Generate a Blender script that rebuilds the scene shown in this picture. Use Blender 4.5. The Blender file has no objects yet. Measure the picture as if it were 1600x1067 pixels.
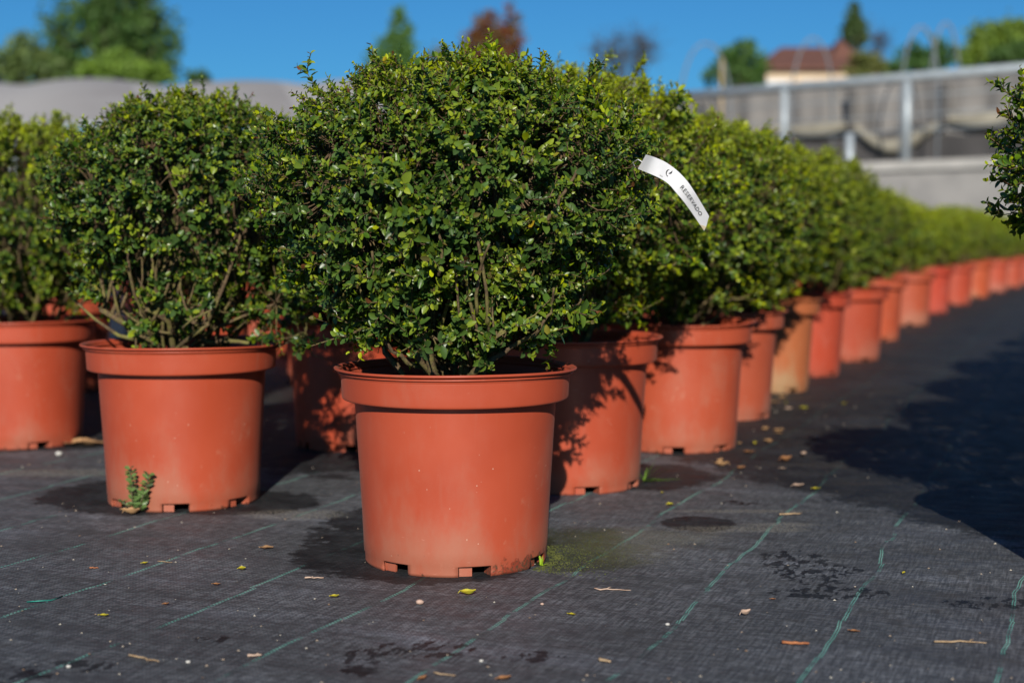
import bpy, math, random
import numpy as np
from math import sin, cos, tan, pi, radians as R

# ------------------------------------------------------------------ camera, world, sun, exposure
sc = bpy.context.scene
CAMH = 0.397
F = 2320.0                         # focal length in pixels of the 1600 px wide photograph
PITCH = math.atan((533.5 - 372.0) / F)
cam_d = bpy.data.cameras.new("camera")
cam = bpy.data.objects.new("camera", cam_d)
sc.collection.objects.link(cam)
sc.camera = cam
cam.location = (0, 0, CAMH)
cam.rotation_euler = (pi / 2 - PITCH, 0, 0)
cam_d.sensor_width = 36
cam_d.lens = F / 1600 * 36
cam_d.clip_start = 0.05
cam_d.clip_end = 3000
cam_d.dof.use_dof = True
cam_d.dof.focus_distance = 1.71
cam_d.dof.aperture_fstop = 4.0

SUN_EL = R(25)
SUN_AZ = R(0.7)                      # sun behind the camera, this much to the left
world = bpy.data.worlds.new("World")
sc.world = world
world.use_nodes = True
wn = world.node_tree.nodes
wl = world.node_tree.links
bg = wn["Background"]
sky = wn.new("ShaderNodeTexSky")
sky.sky_type = 'NISHITA'
sky.sun_disc = False
sky.sun_elevation = SUN_EL
# direction to the sun: (-sin az, -cos az)
sky.sun_rotation = pi + SUN_AZ
sky.air_density = 1.0
sky.dust_density = 0.35
sky.ozone_density = 4.0
sky.altitude = 600
tone = wn.new("ShaderNodeMix")             # a deep, polarised blue
tone.data_type = 'RGBA'
tone.blend_type = 'MULTIPLY'
tone.inputs[0].default_value = 1.0
tone.inputs[7].default_value = (0.33, 0.90, 1.30, 1)
wl.new(sky.outputs[0], tone.inputs[6])
wl.new(tone.outputs[2], bg.inputs[0])
bg.inputs[1].default_value = 0.056

sun_d = bpy.data.lights.new("sun", 'SUN')
sun_d.energy = 5.0
sun_d.angle = R(0.5)
sun_d.color = (1.0, 0.93, 0.82)
sun = bpy.data.objects.new("sun", sun_d)
sc.collection.objects.link(sun)
from mathutils import Vector
sd = Vector((sin(SUN_AZ) * cos(SUN_EL), cos(SUN_AZ) * cos(SUN_EL), -sin(SUN_EL)))   # the way the light travels
sun.rotation_euler = sd.to_track_quat('-Z', 'Y').to_euler()
sun.location = (-3, -10, 8)

sc.view_settings.view_transform = 'Standard'
sc.view_settings.look = 'None'
sc.view_settings.exposure = 0.08
sc.view_settings.gamma = 1.0
try:
    sc.cycles.use_denoising = True
    sc.cycles.max_bounces = 6
    sc.cycles.diffuse_bounces = 3
    sc.cycles.glossy_bounces = 2
    sc.cycles.transmission_bounces = 3
    sc.cycles.transparent_max_bounces = 6
    sc.cycles.caustics_reflective = False
    sc.cycles.caustics_refractive = False
    sc.cycles.sample_clamp_indirect = 4
except Exception:
    pass


def at(px, py, Y):
    """world point seen at photo pixel (px, py) on the vertical plane y = Y"""
    u = (px - 800) / F
    v = (533.5 - py) / F
    # camera axes: forward (0,cos p,-sin p), up (0,sin p,cos p)
    dy = cos(PITCH) + v * sin(PITCH)
    dz = -sin(PITCH) + v * cos(PITCH)
    k = Y / dy
    return Vector((u * k, Y, CAMH + dz * k))


def on_ground(px, py, z=0.0):
    v = (533.5 - py) / F
    dy = cos(PITCH) + v * sin(PITCH)
    dz = -sin(PITCH) + v * cos(PITCH)
    k = (z - CAMH) / dz
    return Vector(((px - 800) / F * k, dy * k, z))


# ------------------------------------------------------------------ helpers
COL = sc.collection


class MB:
    def __init__(s):
        s.v = []
        s.f = []
        s.smooth = []

    def add(s, verts, faces, smooth=False):
        o = len(s.v)
        s.v += [tuple(p) for p in verts]
        s.f += [tuple(i + o for i in f) for f in faces]
        s.smooth += [smooth] * len(faces)

    def box(s, c, size, rz=0.0):
        x, y, z = [d / 2 for d in size]
        pts = []
        for dz in (-z, z):
            for dx, dy in ((-x, -y), (x, -y), (x, y), (-x, y)):
                pts.append((c[0] + dx * cos(rz) - dy * sin(rz), c[1] + dx * sin(rz) + dy * cos(rz), c[2] + dz))
        s.add(pts, [(0, 3, 2, 1), (4, 5, 6, 7), (0, 1, 5, 4), (1, 2, 6, 5), (2, 3, 7, 6), (3, 0, 4, 7)])

    def tube(s, pts, radii, n=6, cap=True):
        pts = np.array([tuple(p) for p in pts], float)
        if np.isscalar(radii):
            radii = [radii] * len(pts)
        m = len(pts)
        tan_ = np.gradient(pts, axis=0)
        tan_ /= np.linalg.norm(tan_, axis=1)[:, None] + 1e-12
        ref = np.array([0, 0, 1.0]) if abs(tan_[0][2]) < 0.9 else np.array([1.0, 0, 0])
        a = np.cross(tan_[0], ref)
        a /= np.linalg.norm(a)
        vs = []
        for i in range(m):
            a = a - tan_[i] * np.dot(a, tan_[i])
            a /= np.linalg.norm(a) + 1e-12
            b = np.cross(tan_[i], a)
            for k in range(n):
                t = 2 * pi * k / n
                vs.append(pts[i] + (a * cos(t) + b * sin(t)) * radii[i])
        fs = []
        for i in range(m - 1):
            for k in range(n):
                k2 = (k + 1) % n
                fs.append((i * n + k, i * n + k2, (i + 1) * n + k2, (i + 1) * n + k))
        if cap:
            fs.append(tuple(range(n - 1, -1, -1)))
            fs.append(tuple((m - 1) * n + k for k in range(n)))
        s.add(vs, fs, True)

    def build(s, name, mat, parent=None, loc=None):
        me = bpy.data.meshes.new(name)
        me.from_pydata(s.v, [], s.f)
        me.polygons.foreach_set("use_smooth", s.smooth)
        me.update()
        if mat:
            me.materials.append(mat)
        return link(name, me, parent, loc)


def link(name, me, parent=None, loc=None):
    o = bpy.data.objects.new(name, me)
    COL.objects.link(o)
    if parent:
        o.parent = parent
    if loc is not None:
        o.location = loc
    return o


def tag(o, label=None, cat=None, group=None, kind=None):
    if label:
        o['label'] = label
    if cat:
        o['category'] = cat
    if group:
        o['group'] = group
    if kind:
        o['kind'] = kind
    return o


def thing(name, label, cat, loc=(0, 0, 0), rz=0.0, group=None):
    o = bpy.data.objects.new(name, None)
    COL.objects.link(o)
    o.location = loc
    o.rotation_euler = (0, 0, rz)
    o.empty_display_size = 0.1
    return tag(o, label, cat, group)


def copy_tree(o, parent=None):
    c = o.copy()
    COL.objects.link(c)
    c.parent = parent
    for ch in list(o.children):
        copy_tree(ch, c)
    return c


# ------------------------------------------------------------------ node helpers
class N:
    """tiny node-graph builder"""

    def __init__(s, name):
        s.m = bpy.data.materials.new(name)
        s.m.use_nodes = True
        s.t = s.m.node_tree
        s.b = s.t.nodes["Principled BSDF"]
        s.out = s.t.nodes["Material Output"]
        s.tc = None

    def new(s, t, **kw):
        n = s.t.nodes.new(t)
        for k, v in kw.items():
            setattr(n, k, v)
        return n

    def put(s, sock, v):
        if isinstance(v, bpy.types.NodeSocket):
            s.t.links.new(v, sock)
        elif v is not None:
            if isinstance(v, (tuple, list)) and sock.type == 'RGBA' and len(v) == 3:
                v = (*v, 1)
            sock.default_value = v

    def obj(s):
        if not s.tc:
            s.tc = s.new("ShaderNodeTexCoord")
        return s.tc.outputs["Object"]

    def math(s, op, a, b=None, c=None, clamp=False):
        n = s.new("ShaderNodeMath", operation=op, use_clamp=clamp)
        s.put(n.inputs[0], a)
        if b is not None:
            s.put(n.inputs[1], b)
        if c is not None:
            s.put(n.inputs[2], c)
        return n.outputs[0]

    def mapping(s, vec, scale=(1, 1, 1), loc=(0, 0, 0), rot=(0, 0, 0)):
        n = s.new("ShaderNodeMapping")
        s.put(n.inputs[0], vec)
        n.inputs["Location"].default_value = loc
        n.inputs["Rotation"].default_value = rot
        n.inputs["Scale"].default_value = scale
        return n.outputs[0]

    def noise(s, vec, scale, detail=3, rough=0.55, dist=0.0, dim='3D', w=None):
        n = s.new("ShaderNodeTexNoise", noise_dimensions=dim)
        if dim != '1D':
            s.put(n.inputs["Vector"], vec)
        if w is not None:
            s.put(n.inputs["W"], w)
        n.inputs["Scale"].default_value = scale
        n.inputs["Detail"].default_value = detail
        n.inputs["Roughness"].default_value = rough
        n.inputs["Distortion"].default_value = dist
        return n.outputs["Fac"]

    def ramp(s, fac, lo, hi, a=0.0, b=1.0):
        n = s.new("ShaderNodeMapRange", interpolation_type='SMOOTHSTEP')
        s.put(n.inputs[0], fac)
        s.put(n.inputs[1], lo)
        s.put(n.inputs[2], hi)
        s.put(n.inputs[3], a)
        s.put(n.inputs[4], b)
        return n.outputs[0]

    def mix(s, fac, a, b, mode='MIX'):
        n = s.new("ShaderNodeMix", data_type='RGBA', blend_type=mode)
        s.put(n.inputs[0], fac)
        s.put(n.inputs[6], a)
        s.put(n.inputs[7], b)
        return n.outputs[2]

    def sep(s, vec):
        n = s.new("ShaderNodeSeparateXYZ")
        s.put(n.inputs[0], vec)
        return n.outputs

    def comb(s, x, y, z):
        n = s.new("ShaderNodeCombineXYZ")
        s.put(n.inputs[0], x)
        s.put(n.inputs[1], y)
        s.put(n.inputs[2], z)
        return n.outputs[0]

    def bump(s, h, strength=0.5, dist=0.001, normal=None):
        n = s.new("ShaderNodeBump")
        s.put(n.inputs["Height"], h)
        n.inputs["Strength"].default_value = strength
        n.inputs["Distance"].default_value = dist
        if normal is not None:
            s.put(n.inputs["Normal"], normal)
        return n.outputs[0]

    def bsdf(s, col=None, rough=None, spec=None, normal=None, metal=None):
        if col is not None:
            s.put(s.b.inputs["Base Color"], col)
        if rough is not None:
            s.put(s.b.inputs["Roughness"], rough)
        if spec is not None:
            s.put(s.b.inputs["Specular IOR Level"], spec)
        if normal is not None:
            s.put(s.b.inputs["Normal"], normal)
        if metal is not None:
            s.put(s.b.inputs["Metallic"], metal)
        return s.m


def simple(name, c1, c2=None, scale=20, rough=0.7, bump=0.0, bdist=0.002, spec=0.4, metal=0):
    n = N(name)
    f = n.noise(n.obj(), scale, 5, 0.6)
    col = n.mix(n.ramp(f, 0.35, 0.65), c1, c2 or tuple(x * 0.7 for x in c1))
    nor = n.bump(f, bump, bdist) if bump else None
    return n.bsdf(col, rough, spec, nor, metal)


# ------------------------------------------------------------------ materials
def pot_material(name, dirty=False):
    n = N(name)
    o = n.obj()
    x, y, z = n.sep(o)[:3]
    if dirty:
        o2 = n.mapping(o, rot=(0, 0, R(-86.4)))
        x, y, z = n.sep(o2)[:3]
    info = n.new("ShaderNodeObjectInfo")
    rnd = info.outputs["Random"]
    ocol = info.outputs["Color"]
    big = n.noise(n.comb(x, y, n.math('ADD', z, n.math('MULTIPLY', rnd, 7))), 9, 3, 0.5)
    col = n.mix(n.ramp(big, 0.3, 0.7), (0.425, 0.071, 0.031), (0.385, 0.060, 0.025))
    # pale sun-bleached / dusty film, stronger towards the foot of the pot, blotchy
    film = n.noise(n.mapping(o, (14, 14, 7)), 1, 6, 0.65)
    h = n.ramp(z, 0.0, 0.09, 0.26, 0.0)
    dust = n.math('MULTIPLY', n.ramp(n.math('ADD', film, h), 0.50, 0.95), 0.6)
    col = n.mix(dust, col, (0.36, 0.17, 0.11))
    # vertical water runs
    ang = n.math('ARCTAN2', y, x)
    runs = n.noise(n.comb(n.math('MULTIPLY', ang, 9), n.math('MULTIPLY', z, 5), rnd), 1.2, 4, 0.6)
    col = n.mix(n.ramp(runs, 0.58, 0.8, 0, 0.22), col, (0.38, 0.15, 0.10))
    # little scuffs and specks
    vor = n.new("ShaderNodeTexVoronoi")
    n.put(vor.inputs["Vector"], n.mapping(o, (1, 1, 1)))
    vor.inputs["Scale"].default_value = 95
    sp = n.math('MULTIPLY', n.ramp(vor.outputs["Distance"], 0.06, 0.11, 1, 0), n.ramp(n.noise(o, 30, 2), 0.60, 0.64))
    col = n.mix(n.math('MULTIPLY', sp, 0.55), col, (0.62, 0.40, 0.30))
    scr = n.noise(n.mapping(o, (60, 60, 400), rot=(0.5, 0.3, 0)), 1, 3, 0.6)
    scm = n.math('MULTIPLY', n.ramp(scr, 0.68, 0.74), n.ramp(n.noise(o, 12, 2), 0.52, 0.62))
    col = n.mix(n.math('MULTIPLY', scm, 0.6), col, (0.60, 0.27, 0.19))
    # rubbed pale smudges
    sm1 = n.noise(n.mapping(o, (22, 22, 16), loc=(3, 1, 7)), 1, 6, 0.72)
    col = n.mix(n.ramp(n.math('ADD', sm1, n.math('MULTIPLY', rnd, 0.03)), 0.62, 0.72, 0, 0.38), col, (0.48, 0.19, 0.12))
    # dark splash dots
    v2 = n.new("ShaderNodeTexVoronoi")
    n.put(v2.inputs["Vector"], o)
    v2.inputs["Scale"].default_value = 60
    d2 = n.math('MULTIPLY', n.ramp(v2.outputs["Distance"], 0.05, 0.10, 1, 0), n.ramp(n.noise(o, 17, 2), 0.58, 0.66))
    col = n.mix(n.math('MULTIPLY', d2, 0.7), col, (0.14, 0.05, 0.03))
    # splashed soil on the feet
    so = n.noise(o, 70, 5, 0.7)
    low = n.ramp(z, 0.0, 0.034, 0.22, -0.25)
    side = n.ramp(n.math('ADD', n.math('MULTIPLY', x, 0.94), n.math('MULTIPLY', y, 0.06)), 0.0, 0.085, -0.16, 0.17) if dirty else n.math('MULTIPLY', n.math('SUBTRACT', rnd, 0.9), 0.35)
    dirt = n.ramp(n.math('ADD', n.math('ADD', so, low), side), 0.60, 0.72)
    dcol = n.mix(n.ramp(n.noise(o, 260, 2), 0.42, 0.6), (0.22, 0.030, 0.010), (0.035, 0.030, 0.012))
    col = n.mix(n.math('MULTIPLY', dirt, 0.8), col, dcol)
    col = n.mix(1.0, col, ocol, 'MULTIPLY')
    rough = n.ramp(film, 0.3, 0.7, 0.36, 0.56)
    rough = n.math('ADD', rough, n.math('MULTIPLY', dirt, 0.3))
    fine = n.noise(o, 500, 2)
    dent = n.noise(n.mapping(o, (9, 9, 6)), 1, 2, 0.5)
    fine = n.math('ADD', fine, n.math('MULTIPLY', dent, 14))
    nor = n.bump(n.math('ADD', n.math('MULTIPLY', fine, 0.15), n.math('ADD', n.math('MULTIPLY', dirt, 0.9), film)), 0.25, 0.0006)
    n.b.inputs['Sheen Weight'].default_value = 0.03
    n.b.inputs['Sheen Roughness'].default_value = 0.45
    n.b.inputs['Sheen Tint'].default_value = (1.0, 0.75, 0.68, 1)
    return n.bsdf(col, rough, 0.45, nor)


POT = pot_material("pot_plastic")
POT_MAIN = pot_material("pot_plastic_soiled", True)


def soil_material():
    n = N("soil")
    f = n.noise(n.obj(), 180, 4, 0.7)
    col = n.mix(n.ramp(f, 0.45, 0.62), (0.012, 0.009, 0.006), (0.07, 0.05, 0.03))
    return n.bsdf(col, 0.95, 0.2, n.bump(f, 0.9, 0.004))


SOIL = soil_material()
GRAIN = simple("grain", (0.42, 0.33, 0.17), (0.26, 0.19, 0.1), 300, 0.8)


def leaf_material(name="leaf", tr=0.16, rough=(0.29, 0.44)):
    n = N(name)
    a = n.new("ShaderNodeAttribute", attribute_name="tint")
    col = a.outputs["Color"]
    f = n.noise(n.obj(), 160, 2)
    c2 = n.mix(n.ramp(f, 0.3, 0.7, 0.0, 0.35), col, n.mix(1, col, (0.55, 0.6, 0.5), 'MULTIPLY'))
    geo = n.new("ShaderNodeNewGeometry")
    # the underside of the leaf is paler and matt
    c3 = n.mix(n.math('MULTIPLY', geo.outputs["Backfacing"], 0.5), c2, (0.075, 0.13, 0.03))
    n.bsdf(c3, n.ramp(f, 0.3, 0.7, *rough), 0.36, n.bump(f, 0.12, 0.0006))
    t = n.new("ShaderNodeBsdfTranslucent")
    n.put(t.inputs[0], n.mix(1, c2, (1.5, 1.6, 0.35), 'MULTIPLY'))
    mx = n.new("ShaderNodeMixShader")
    mx.inputs[0].default_value = tr
    n.t.links.new(n.b.outputs[0], mx.inputs[1])
    n.t.links.new(t.outputs[0], mx.inputs[2])
    n.t.links.new(mx.outputs[0], n.out.inputs[0])
    return n.m


LEAF = leaf_material()
TREELEAF = leaf_material("tree_leaf", 0.12, (0.5, 0.7))


def bark_material():
    n = N("bark")
    o = n.obj()
    f = n.noise(o, 60, 5, 0.65)
    g = n.noise(o, 260, 4, 0.7)
    col = n.mix(n.ramp(g, 0.35, 0.65), (0.15, 0.10, 0.055), (0.075, 0.05, 0.03))
    z = n.sep(o)[2]
    # yellow-green algae on the lower wood
    al = n.math('MULTIPLY', n.ramp(f, 0.42, 0.64), n.ramp(z, 0.28, 0.46, 1.0, 0.05))
    col = n.mix(n.math('MULTIPLY', al, 0.85), col, (0.19, 0.18, 0.05))
    return n.bsdf(col, 0.85, 0.25, n.bump(g, 0.8, 0.0012))


BARK = bark_material()


def fabric_material():
    n = N("woven_ground_cover")
    o = n.obj()
    k_ = CAMH / 0.389
    o = n.mapping(o, (1 / k_, 1 / k_, 1))
    x, y, z = n.sep(o)[:3]
    th = math.atan(0.385)
    # u across the green lines, v along them
    u = n.math('SUBTRACT', n.math('MULTIPLY', x, cos(th)), n.math('MULTIPLY', y, sin(th)))
    v = n.math('ADD', n.math('MULTIPLY', x, sin(th)), n.math('MULTIPLY', y, cos(th)))
    # ---- the cloth
    fine1 = n.noise(n.comb(n.math('MULTIPLY', u, 350), n.math('MULTIPLY', v, 26), 0), 1, 2, 0.6)
    fine2 = n.noise(n.comb(n.math('MULTIPLY', u, 55), n.math('MULTIPLY', v, 230), 3), 1, 2, 0.6)
    fleck = n.noise(n.comb(n.math('MULTIPLY', u, 210), n.math('MULTIPLY', v, 300), 7), 1, 2, 0.6)
    weave = n.math('MULTIPLY', n.math('SINE', n.math('MULTIPLY', u, 1500)), n.math('SINE', n.math('MULTIPLY', v, 1050)))
    streak = n.noise(n.comb(n.math('MULTIPLY', u, 3.0), n.math('MULTIPLY', v, 26), 5), 1, 6, 0.72)
    cloud = n.noise(o, 3.2, 5, 0.6)
    mott = n.noise(o, 22, 5, 0.65)
    t = n.math('ADD', n.math('MULTIPLY', fine1, 0.5), n.math('MULTIPLY', fine2, 0.5))
    t = n.math('ADD', n.math('MULTIPLY', t, 0.8), n.math('MULTIPLY', fleck, 0.2))
    t = n.math('ADD', t, n.math('MULTIPLY', weave, 0.035))
    col = n.mix(n.ramp(t, 0.42, 0.64), (0.042, 0.046, 0.052), (0.150, 0.160, 0.173))
    col = n.mix(n.ramp(streak, 0.42, 0.64, 0.0, 0.62), col, (0.040, 0.042, 0.046))
    col = n.mix(n.ramp(cloud, 0.45, 0.66, 0.0, 0.55), col, n.mix(1, col, (1.75, 1.75, 1.78), 'MULTIPLY'))
    col = n.mix(n.ramp(mott, 0.54, 0.70, 0.0, 0.45), col, (0.040, 0.038, 0.038))
    # long paler bands across the lines
    band = n.noise(n.comb(n.math('MULTIPLY', u, 1.6), n.math('MULTIPLY', v, 9), 2), 1, 5, 0.65)
    col = n.mix(n.ramp(band, 0.50, 0.66, 0.0, 0.65), col, n.mix(1, col, (1.7, 1.72, 1.80), 'MULTIPLY'))
    # pale chalky flecks
    fl = n.noise(n.comb(n.math('MULTIPLY', u, 260), n.math('MULTIPLY', v, 260), 1), 1, 3, 0.75)
    flm = n.math('MULTIPLY', n.ramp(fl, 0.66, 0.74), n.ramp(cloud, 0.4, 0.65, 0.15, 0.8))
    col = n.mix(n.math('MULTIPLY', flm, 0.5), col, (0.26, 0.26, 0.25))

    # ---- green guide threads
    S = 0.172
    c0 = 0.426 * cos(th) - 1.278 * sin(th)
    # each line wanders on its own: the line's number shifts the noise
    q0 = n.math('DIVIDE', n.math('SUBTRACT', u, c0), S * cos(th))
    idn = n.math('ROUND', q0)
    w1 = n.noise(n.comb(n.math('MULTIPLY', v, 3.1), n.math('MULTIPLY', idn, 5.3), 0), 1, 2, 0.5)
    seg = n.math('FLOOR', n.math('MULTIPLY', n.math('ADD', v, n.math('MULTIPLY', idn, 0.37)), 7.0))
    wh = n.new("ShaderNodeTexWhiteNoise", noise_dimensions='2D')
    n.put(wh.inputs["Vector"], n.comb(seg, idn, 0))
    w2 = wh.outputs["Value"]
    w3 = n.noise(n.comb(n.math('MULTIPLY', v, 16), n.math('MULTIPLY', idn, 9.1), 0), 1, 2, 0.5)
    wob = n.math('ADD', n.math('MULTIPLY', n.math('SUBTRACT', w1, 0.5), 0.042),
                 n.math('ADD', n.math('MULTIPLY', n.math('SUBTRACT', w2, 0.5), 0.0060),
                        n.math('MULTIPLY', n.math('SUBTRACT', w3, 0.5), 0.008)))
    d = n.math('SUBTRACT', n.math('MULTIPLY', n.math('SUBTRACT', q0, idn), S * cos(th)), wob)
    dd = n.math('ABSOLUTE', n.math('SUBTRACT', n.math('ABSOLUTE', d), 0.0013))
    dash = n.ramp(n.math('SINE', n.math('ADD', n.math('MULTIPLY', v, 1150), n.math('MULTIPLY', n.math('SIGN', d), 1.5))), -0.7, -0.1, 0.25, 1)
    thr = n.math('MULTIPLY', n.ramp(dd, 0.00045, 0.00085, 1, 0), dash)
    wear = n.noise(n.comb(n.math('MULTIPLY', v, 11), n.math('MULTIPLY', idn, 3.7), 2), 1, 4, 0.7)
    thr = n.math('MULTIPLY', thr, n.ramp(wear, 0.40, 0.54, 0.10, 1.0))
    tcol = n.mix(n.ramp(wear, 0.42, 0.66), (0.06, 0.34, 0.27), (0.26, 0.56, 0.46))
    col = n.mix(n.ramp(thr, 0, 1), col, tcol)

    # ---- wet patches: irregular ellipses round the pots, spills, and the damp side of the aisle
    dn = n.noise(o, 14, 5, 0.65)
    dn2 = n.noise(n.mapping(o, (40, 90, 1)), 1, 3, 0.6)
    warp = n.math('ADD', n.math('MULTIPLY', n.math('SUBTRACT', dn, 0.5), 1.0), n.math('MULTIPLY', n.math('SUBTRACT', dn2, 0.5), 0.32))

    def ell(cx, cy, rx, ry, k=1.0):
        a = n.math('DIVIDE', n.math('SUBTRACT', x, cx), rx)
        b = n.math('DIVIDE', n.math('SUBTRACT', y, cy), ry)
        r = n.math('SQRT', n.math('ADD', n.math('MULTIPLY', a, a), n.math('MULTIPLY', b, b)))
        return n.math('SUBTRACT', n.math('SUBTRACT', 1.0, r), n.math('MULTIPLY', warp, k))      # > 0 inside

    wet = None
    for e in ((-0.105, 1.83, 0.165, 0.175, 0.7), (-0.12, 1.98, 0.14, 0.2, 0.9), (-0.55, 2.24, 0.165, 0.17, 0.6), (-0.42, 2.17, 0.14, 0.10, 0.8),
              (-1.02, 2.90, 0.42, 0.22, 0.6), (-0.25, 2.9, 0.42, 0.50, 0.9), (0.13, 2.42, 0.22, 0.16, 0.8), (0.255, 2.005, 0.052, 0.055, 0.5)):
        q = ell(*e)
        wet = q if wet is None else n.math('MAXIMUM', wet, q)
    # drips and small blotches: broken up by the weave
    blot = n.noise(n.comb(n.math('MULTIPLY', u, 85), n.math('MULTIPLY', v, 42), 8), 1, 4, 0.6)
    blot = n.math('MULTIPLY', n.math('SUBTRACT', blot, 0.535), 8)
    for e in ((0.345, 1.735, 0.045, 0.10, 0.9), (0.395, 1.725, 0.020, 0.022, 0.7), (0.345, 1.61, 0.07, 0.03, 0.8), (0.51, 1.565, 0.05, 0.03, 0.8),
              (-0.14, 1.345, 0.022, 0.05, 0.6), (-0.09, 1.385, 0.05, 0.03, 0.8), (-0.40, 1.33, 0.035, 0.02, 0.8), (-0.44, 1.30, 0.03, 0.03, 0.8), (-0.29, 1.42, 0.02, 0.012, 0.5),
              (0.34, 2.17, 0.03, 0.02, 0.5), (0.02, 1.36, 0.03, 0.02, 0.6), (0.55, 1.42, 0.03, 0.02, 0.6)):
        wet = n.math('MAXIMUM', wet, n.math('MINIMUM', ell(*e), n.math('ADD', blot, 0.2)))
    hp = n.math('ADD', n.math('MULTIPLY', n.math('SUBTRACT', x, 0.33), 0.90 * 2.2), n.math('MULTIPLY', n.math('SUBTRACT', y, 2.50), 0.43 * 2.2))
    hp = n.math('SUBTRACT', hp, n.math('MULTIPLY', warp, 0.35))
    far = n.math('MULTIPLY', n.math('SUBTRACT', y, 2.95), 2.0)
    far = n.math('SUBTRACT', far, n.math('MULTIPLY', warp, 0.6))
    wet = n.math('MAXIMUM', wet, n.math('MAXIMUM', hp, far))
    dn3 = n.noise(n.comb(n.math('MULTIPLY', u, 55), n.math('MULTIPLY', v, 75), 4), 1, 4, 0.7)
    wet = n.math('ADD', wet, n.math('MULTIPLY', n.math('SUBTRACT', dn3, 0.5), 0.35))
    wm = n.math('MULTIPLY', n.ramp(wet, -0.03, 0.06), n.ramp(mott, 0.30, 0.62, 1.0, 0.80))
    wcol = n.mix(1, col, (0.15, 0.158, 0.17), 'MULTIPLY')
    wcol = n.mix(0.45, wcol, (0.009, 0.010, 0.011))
    # drier, browner silt over the damp side near the pots
    silt = n.math('MULTIPLY', n.ramp(n.noise(n.mapping(o, (6, 14, 1)), 1, 6, 0.7), 0.46, 0.68), n.ramp(n.math('MAXIMUM', hp, far), 0.0, 0.4))
    wcol = n.mix(n.math('MULTIPLY', silt, 0.5), wcol, (0.062, 0.052, 0.038))
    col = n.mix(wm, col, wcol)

    # ---- algae and dried lime beside the front pot
    dust = n.math('MAXIMUM', ell(0.135, 1.86, 0.10, 0.16, 0.8), ell(0.17, 1.91, 0.15, 0.10, 1.0))
    fl2 = n.noise(n.comb(n.math('MULTIPLY', u, 420), n.math('MULTIPLY', v, 420), 3), 1, 3, 0.7)
    dm = n.ramp(n.math('ADD', n.math('MULTIPLY', n.ramp(dust, -0.1, 0.7), 0.16), n.math('MULTIPLY', fl2, 0.9)), 0.555, 0.66)
    dm = n.math('MULTIPLY', dm, n.ramp(dust, -0.05, 0.2))
    alg = n.math('MULTIPLY', n.math('MULTIPLY', n.ramp(ell(0.075, 1.85, 0.10, 0.15, 1.5), 0.0, 0.2), n.ramp(fl2, 0.40, 0.52)), 0.8)
    col = n.mix(alg, col, n.mix(n.ramp(fl2, 0.45, 0.6), (0.010, 0.012, 0.006), (0.045, 0.055, 0.012)))
    dcol = n.mix(n.ramp(x, 0.10, 0.17), (0.14, 0.15, 0.02), (0.26, 0.25, 0.18))
    col = n.mix(n.math('MULTIPLY', dm, 0.5), col, dcol)
    spill = None
    for e in ((0.33, 2.10, 0.13, 0.016, 0.9), (0.30, 1.97, 0.13, 0.03, 1.2), (-0.31, 2.07, 0.09, 0.05, 1.0), (-0.75, 2.45, 0.25, 0.05, 1.2), (0.36, 2.0, 0.07, 0.02, 1.1)):
        q = ell(*e)
        spill = q if spill is None else n.math('MAXIMUM', spill, q)
    sm = n.math('MULTIPLY', n.ramp(spill, 0.0, 0.5), n.ramp(fl, 0.47, 0.57))
    col = n.mix(n.math('MULTIPLY', sm, 0.6), col, (0.33, 0.31, 0.25))

    # ---- relief: gathers along the lines, weave, soft waves of the cloth
    wav = n.noise(n.comb(n.math('MULTIPLY', u, 5), n.math('MULTIPLY', v, 17), 9), 1, 4, 0.6)
    h = n.math('ADD', n.math('MULTIPLY', wav, 0.5), n.math('MULTIPLY', t, 0.05))
    gath = n.math('MULTIPLY', n.ramp(n.math('ABSOLUTE', d), 0.0, 0.012, 1, 0), 0.10)
    h = n.math('ADD', h, gath)
    nor = n.bump(h, 0.55, 0.010)
    rough = n.math('SUBTRACT', n.ramp(mott, 0.3, 0.7, 0.62, 0.78), n.math('MULTIPLY', wm, 0.04))
    spec = n.math('SUBTRACT', 0.40, n.math('MULTIPLY', wm, 0.14))
    return n.bsdf(col, rough, spec, nor)


# ------------------------------------------------------------------ the ground
mb = MB()
mb.add([(-400, -200, -0.006), (400, -200, -0.006), (400, 900, -0.006), (-400, 900, -0.006)], [(0, 1, 2, 3)])
tag(mb.build("ground", simple("gravel_soil", (0.16, 0.14, 0.11), (0.10, 0.085, 0.065), 3, 0.95, 0.5, 0.02)), kind='structure')
FAB = fabric_material()
mb = MB()
mb.add([(-14, -6, 0), (16, -6, 0), (16, 17.2, 0), (-14, 17.2, 0)], [(0, 1, 2, 3)])
tag(mb.build("woven_ground_cover", FAB), kind='structure')


# ------------------------------------------------------------------ pots
def grid_shell(rows, nang, skip, thick, r_in=None):
    """rows: list of (radius, z) going up the outside; skip(i, k) drops the face; every kept face gets an
    inner twin `thick` further in and boundary edges are closed"""
    m = len(rows)
    vo, vi = [], []
    for i, (r, z) in enumerate(rows):
        for k in range(nang):
            a = 2 * pi * k / nang
            vo.append((r * cos(a), r * sin(a), z))
            vi.append(((r - thick) * cos(a), (r - thick) * sin(a), z))
    fo = []
    for i in range(m - 1):
        for k in range(nang):
            if skip(i, k):
                continue
            k2 = (k + 1) % nang
            fo.append((i * nang + k, i * nang + k2, (i + 1) * nang + k2, (i + 1) * nang + k))
    off = len(vo)
    faces = list(fo) + [tuple(reversed([j + off for j in f])) for f in fo]
    edges = {}
    for f in fo:
        for a, b in zip(f, f[1:] + f[:1]):
            edges[(a, b)] = 1
    for (a, b) in list(edges):
        if (b, a) not in edges:
            faces.append((b, a, a + off, b + off))
    return vo + vi, faces


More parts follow.
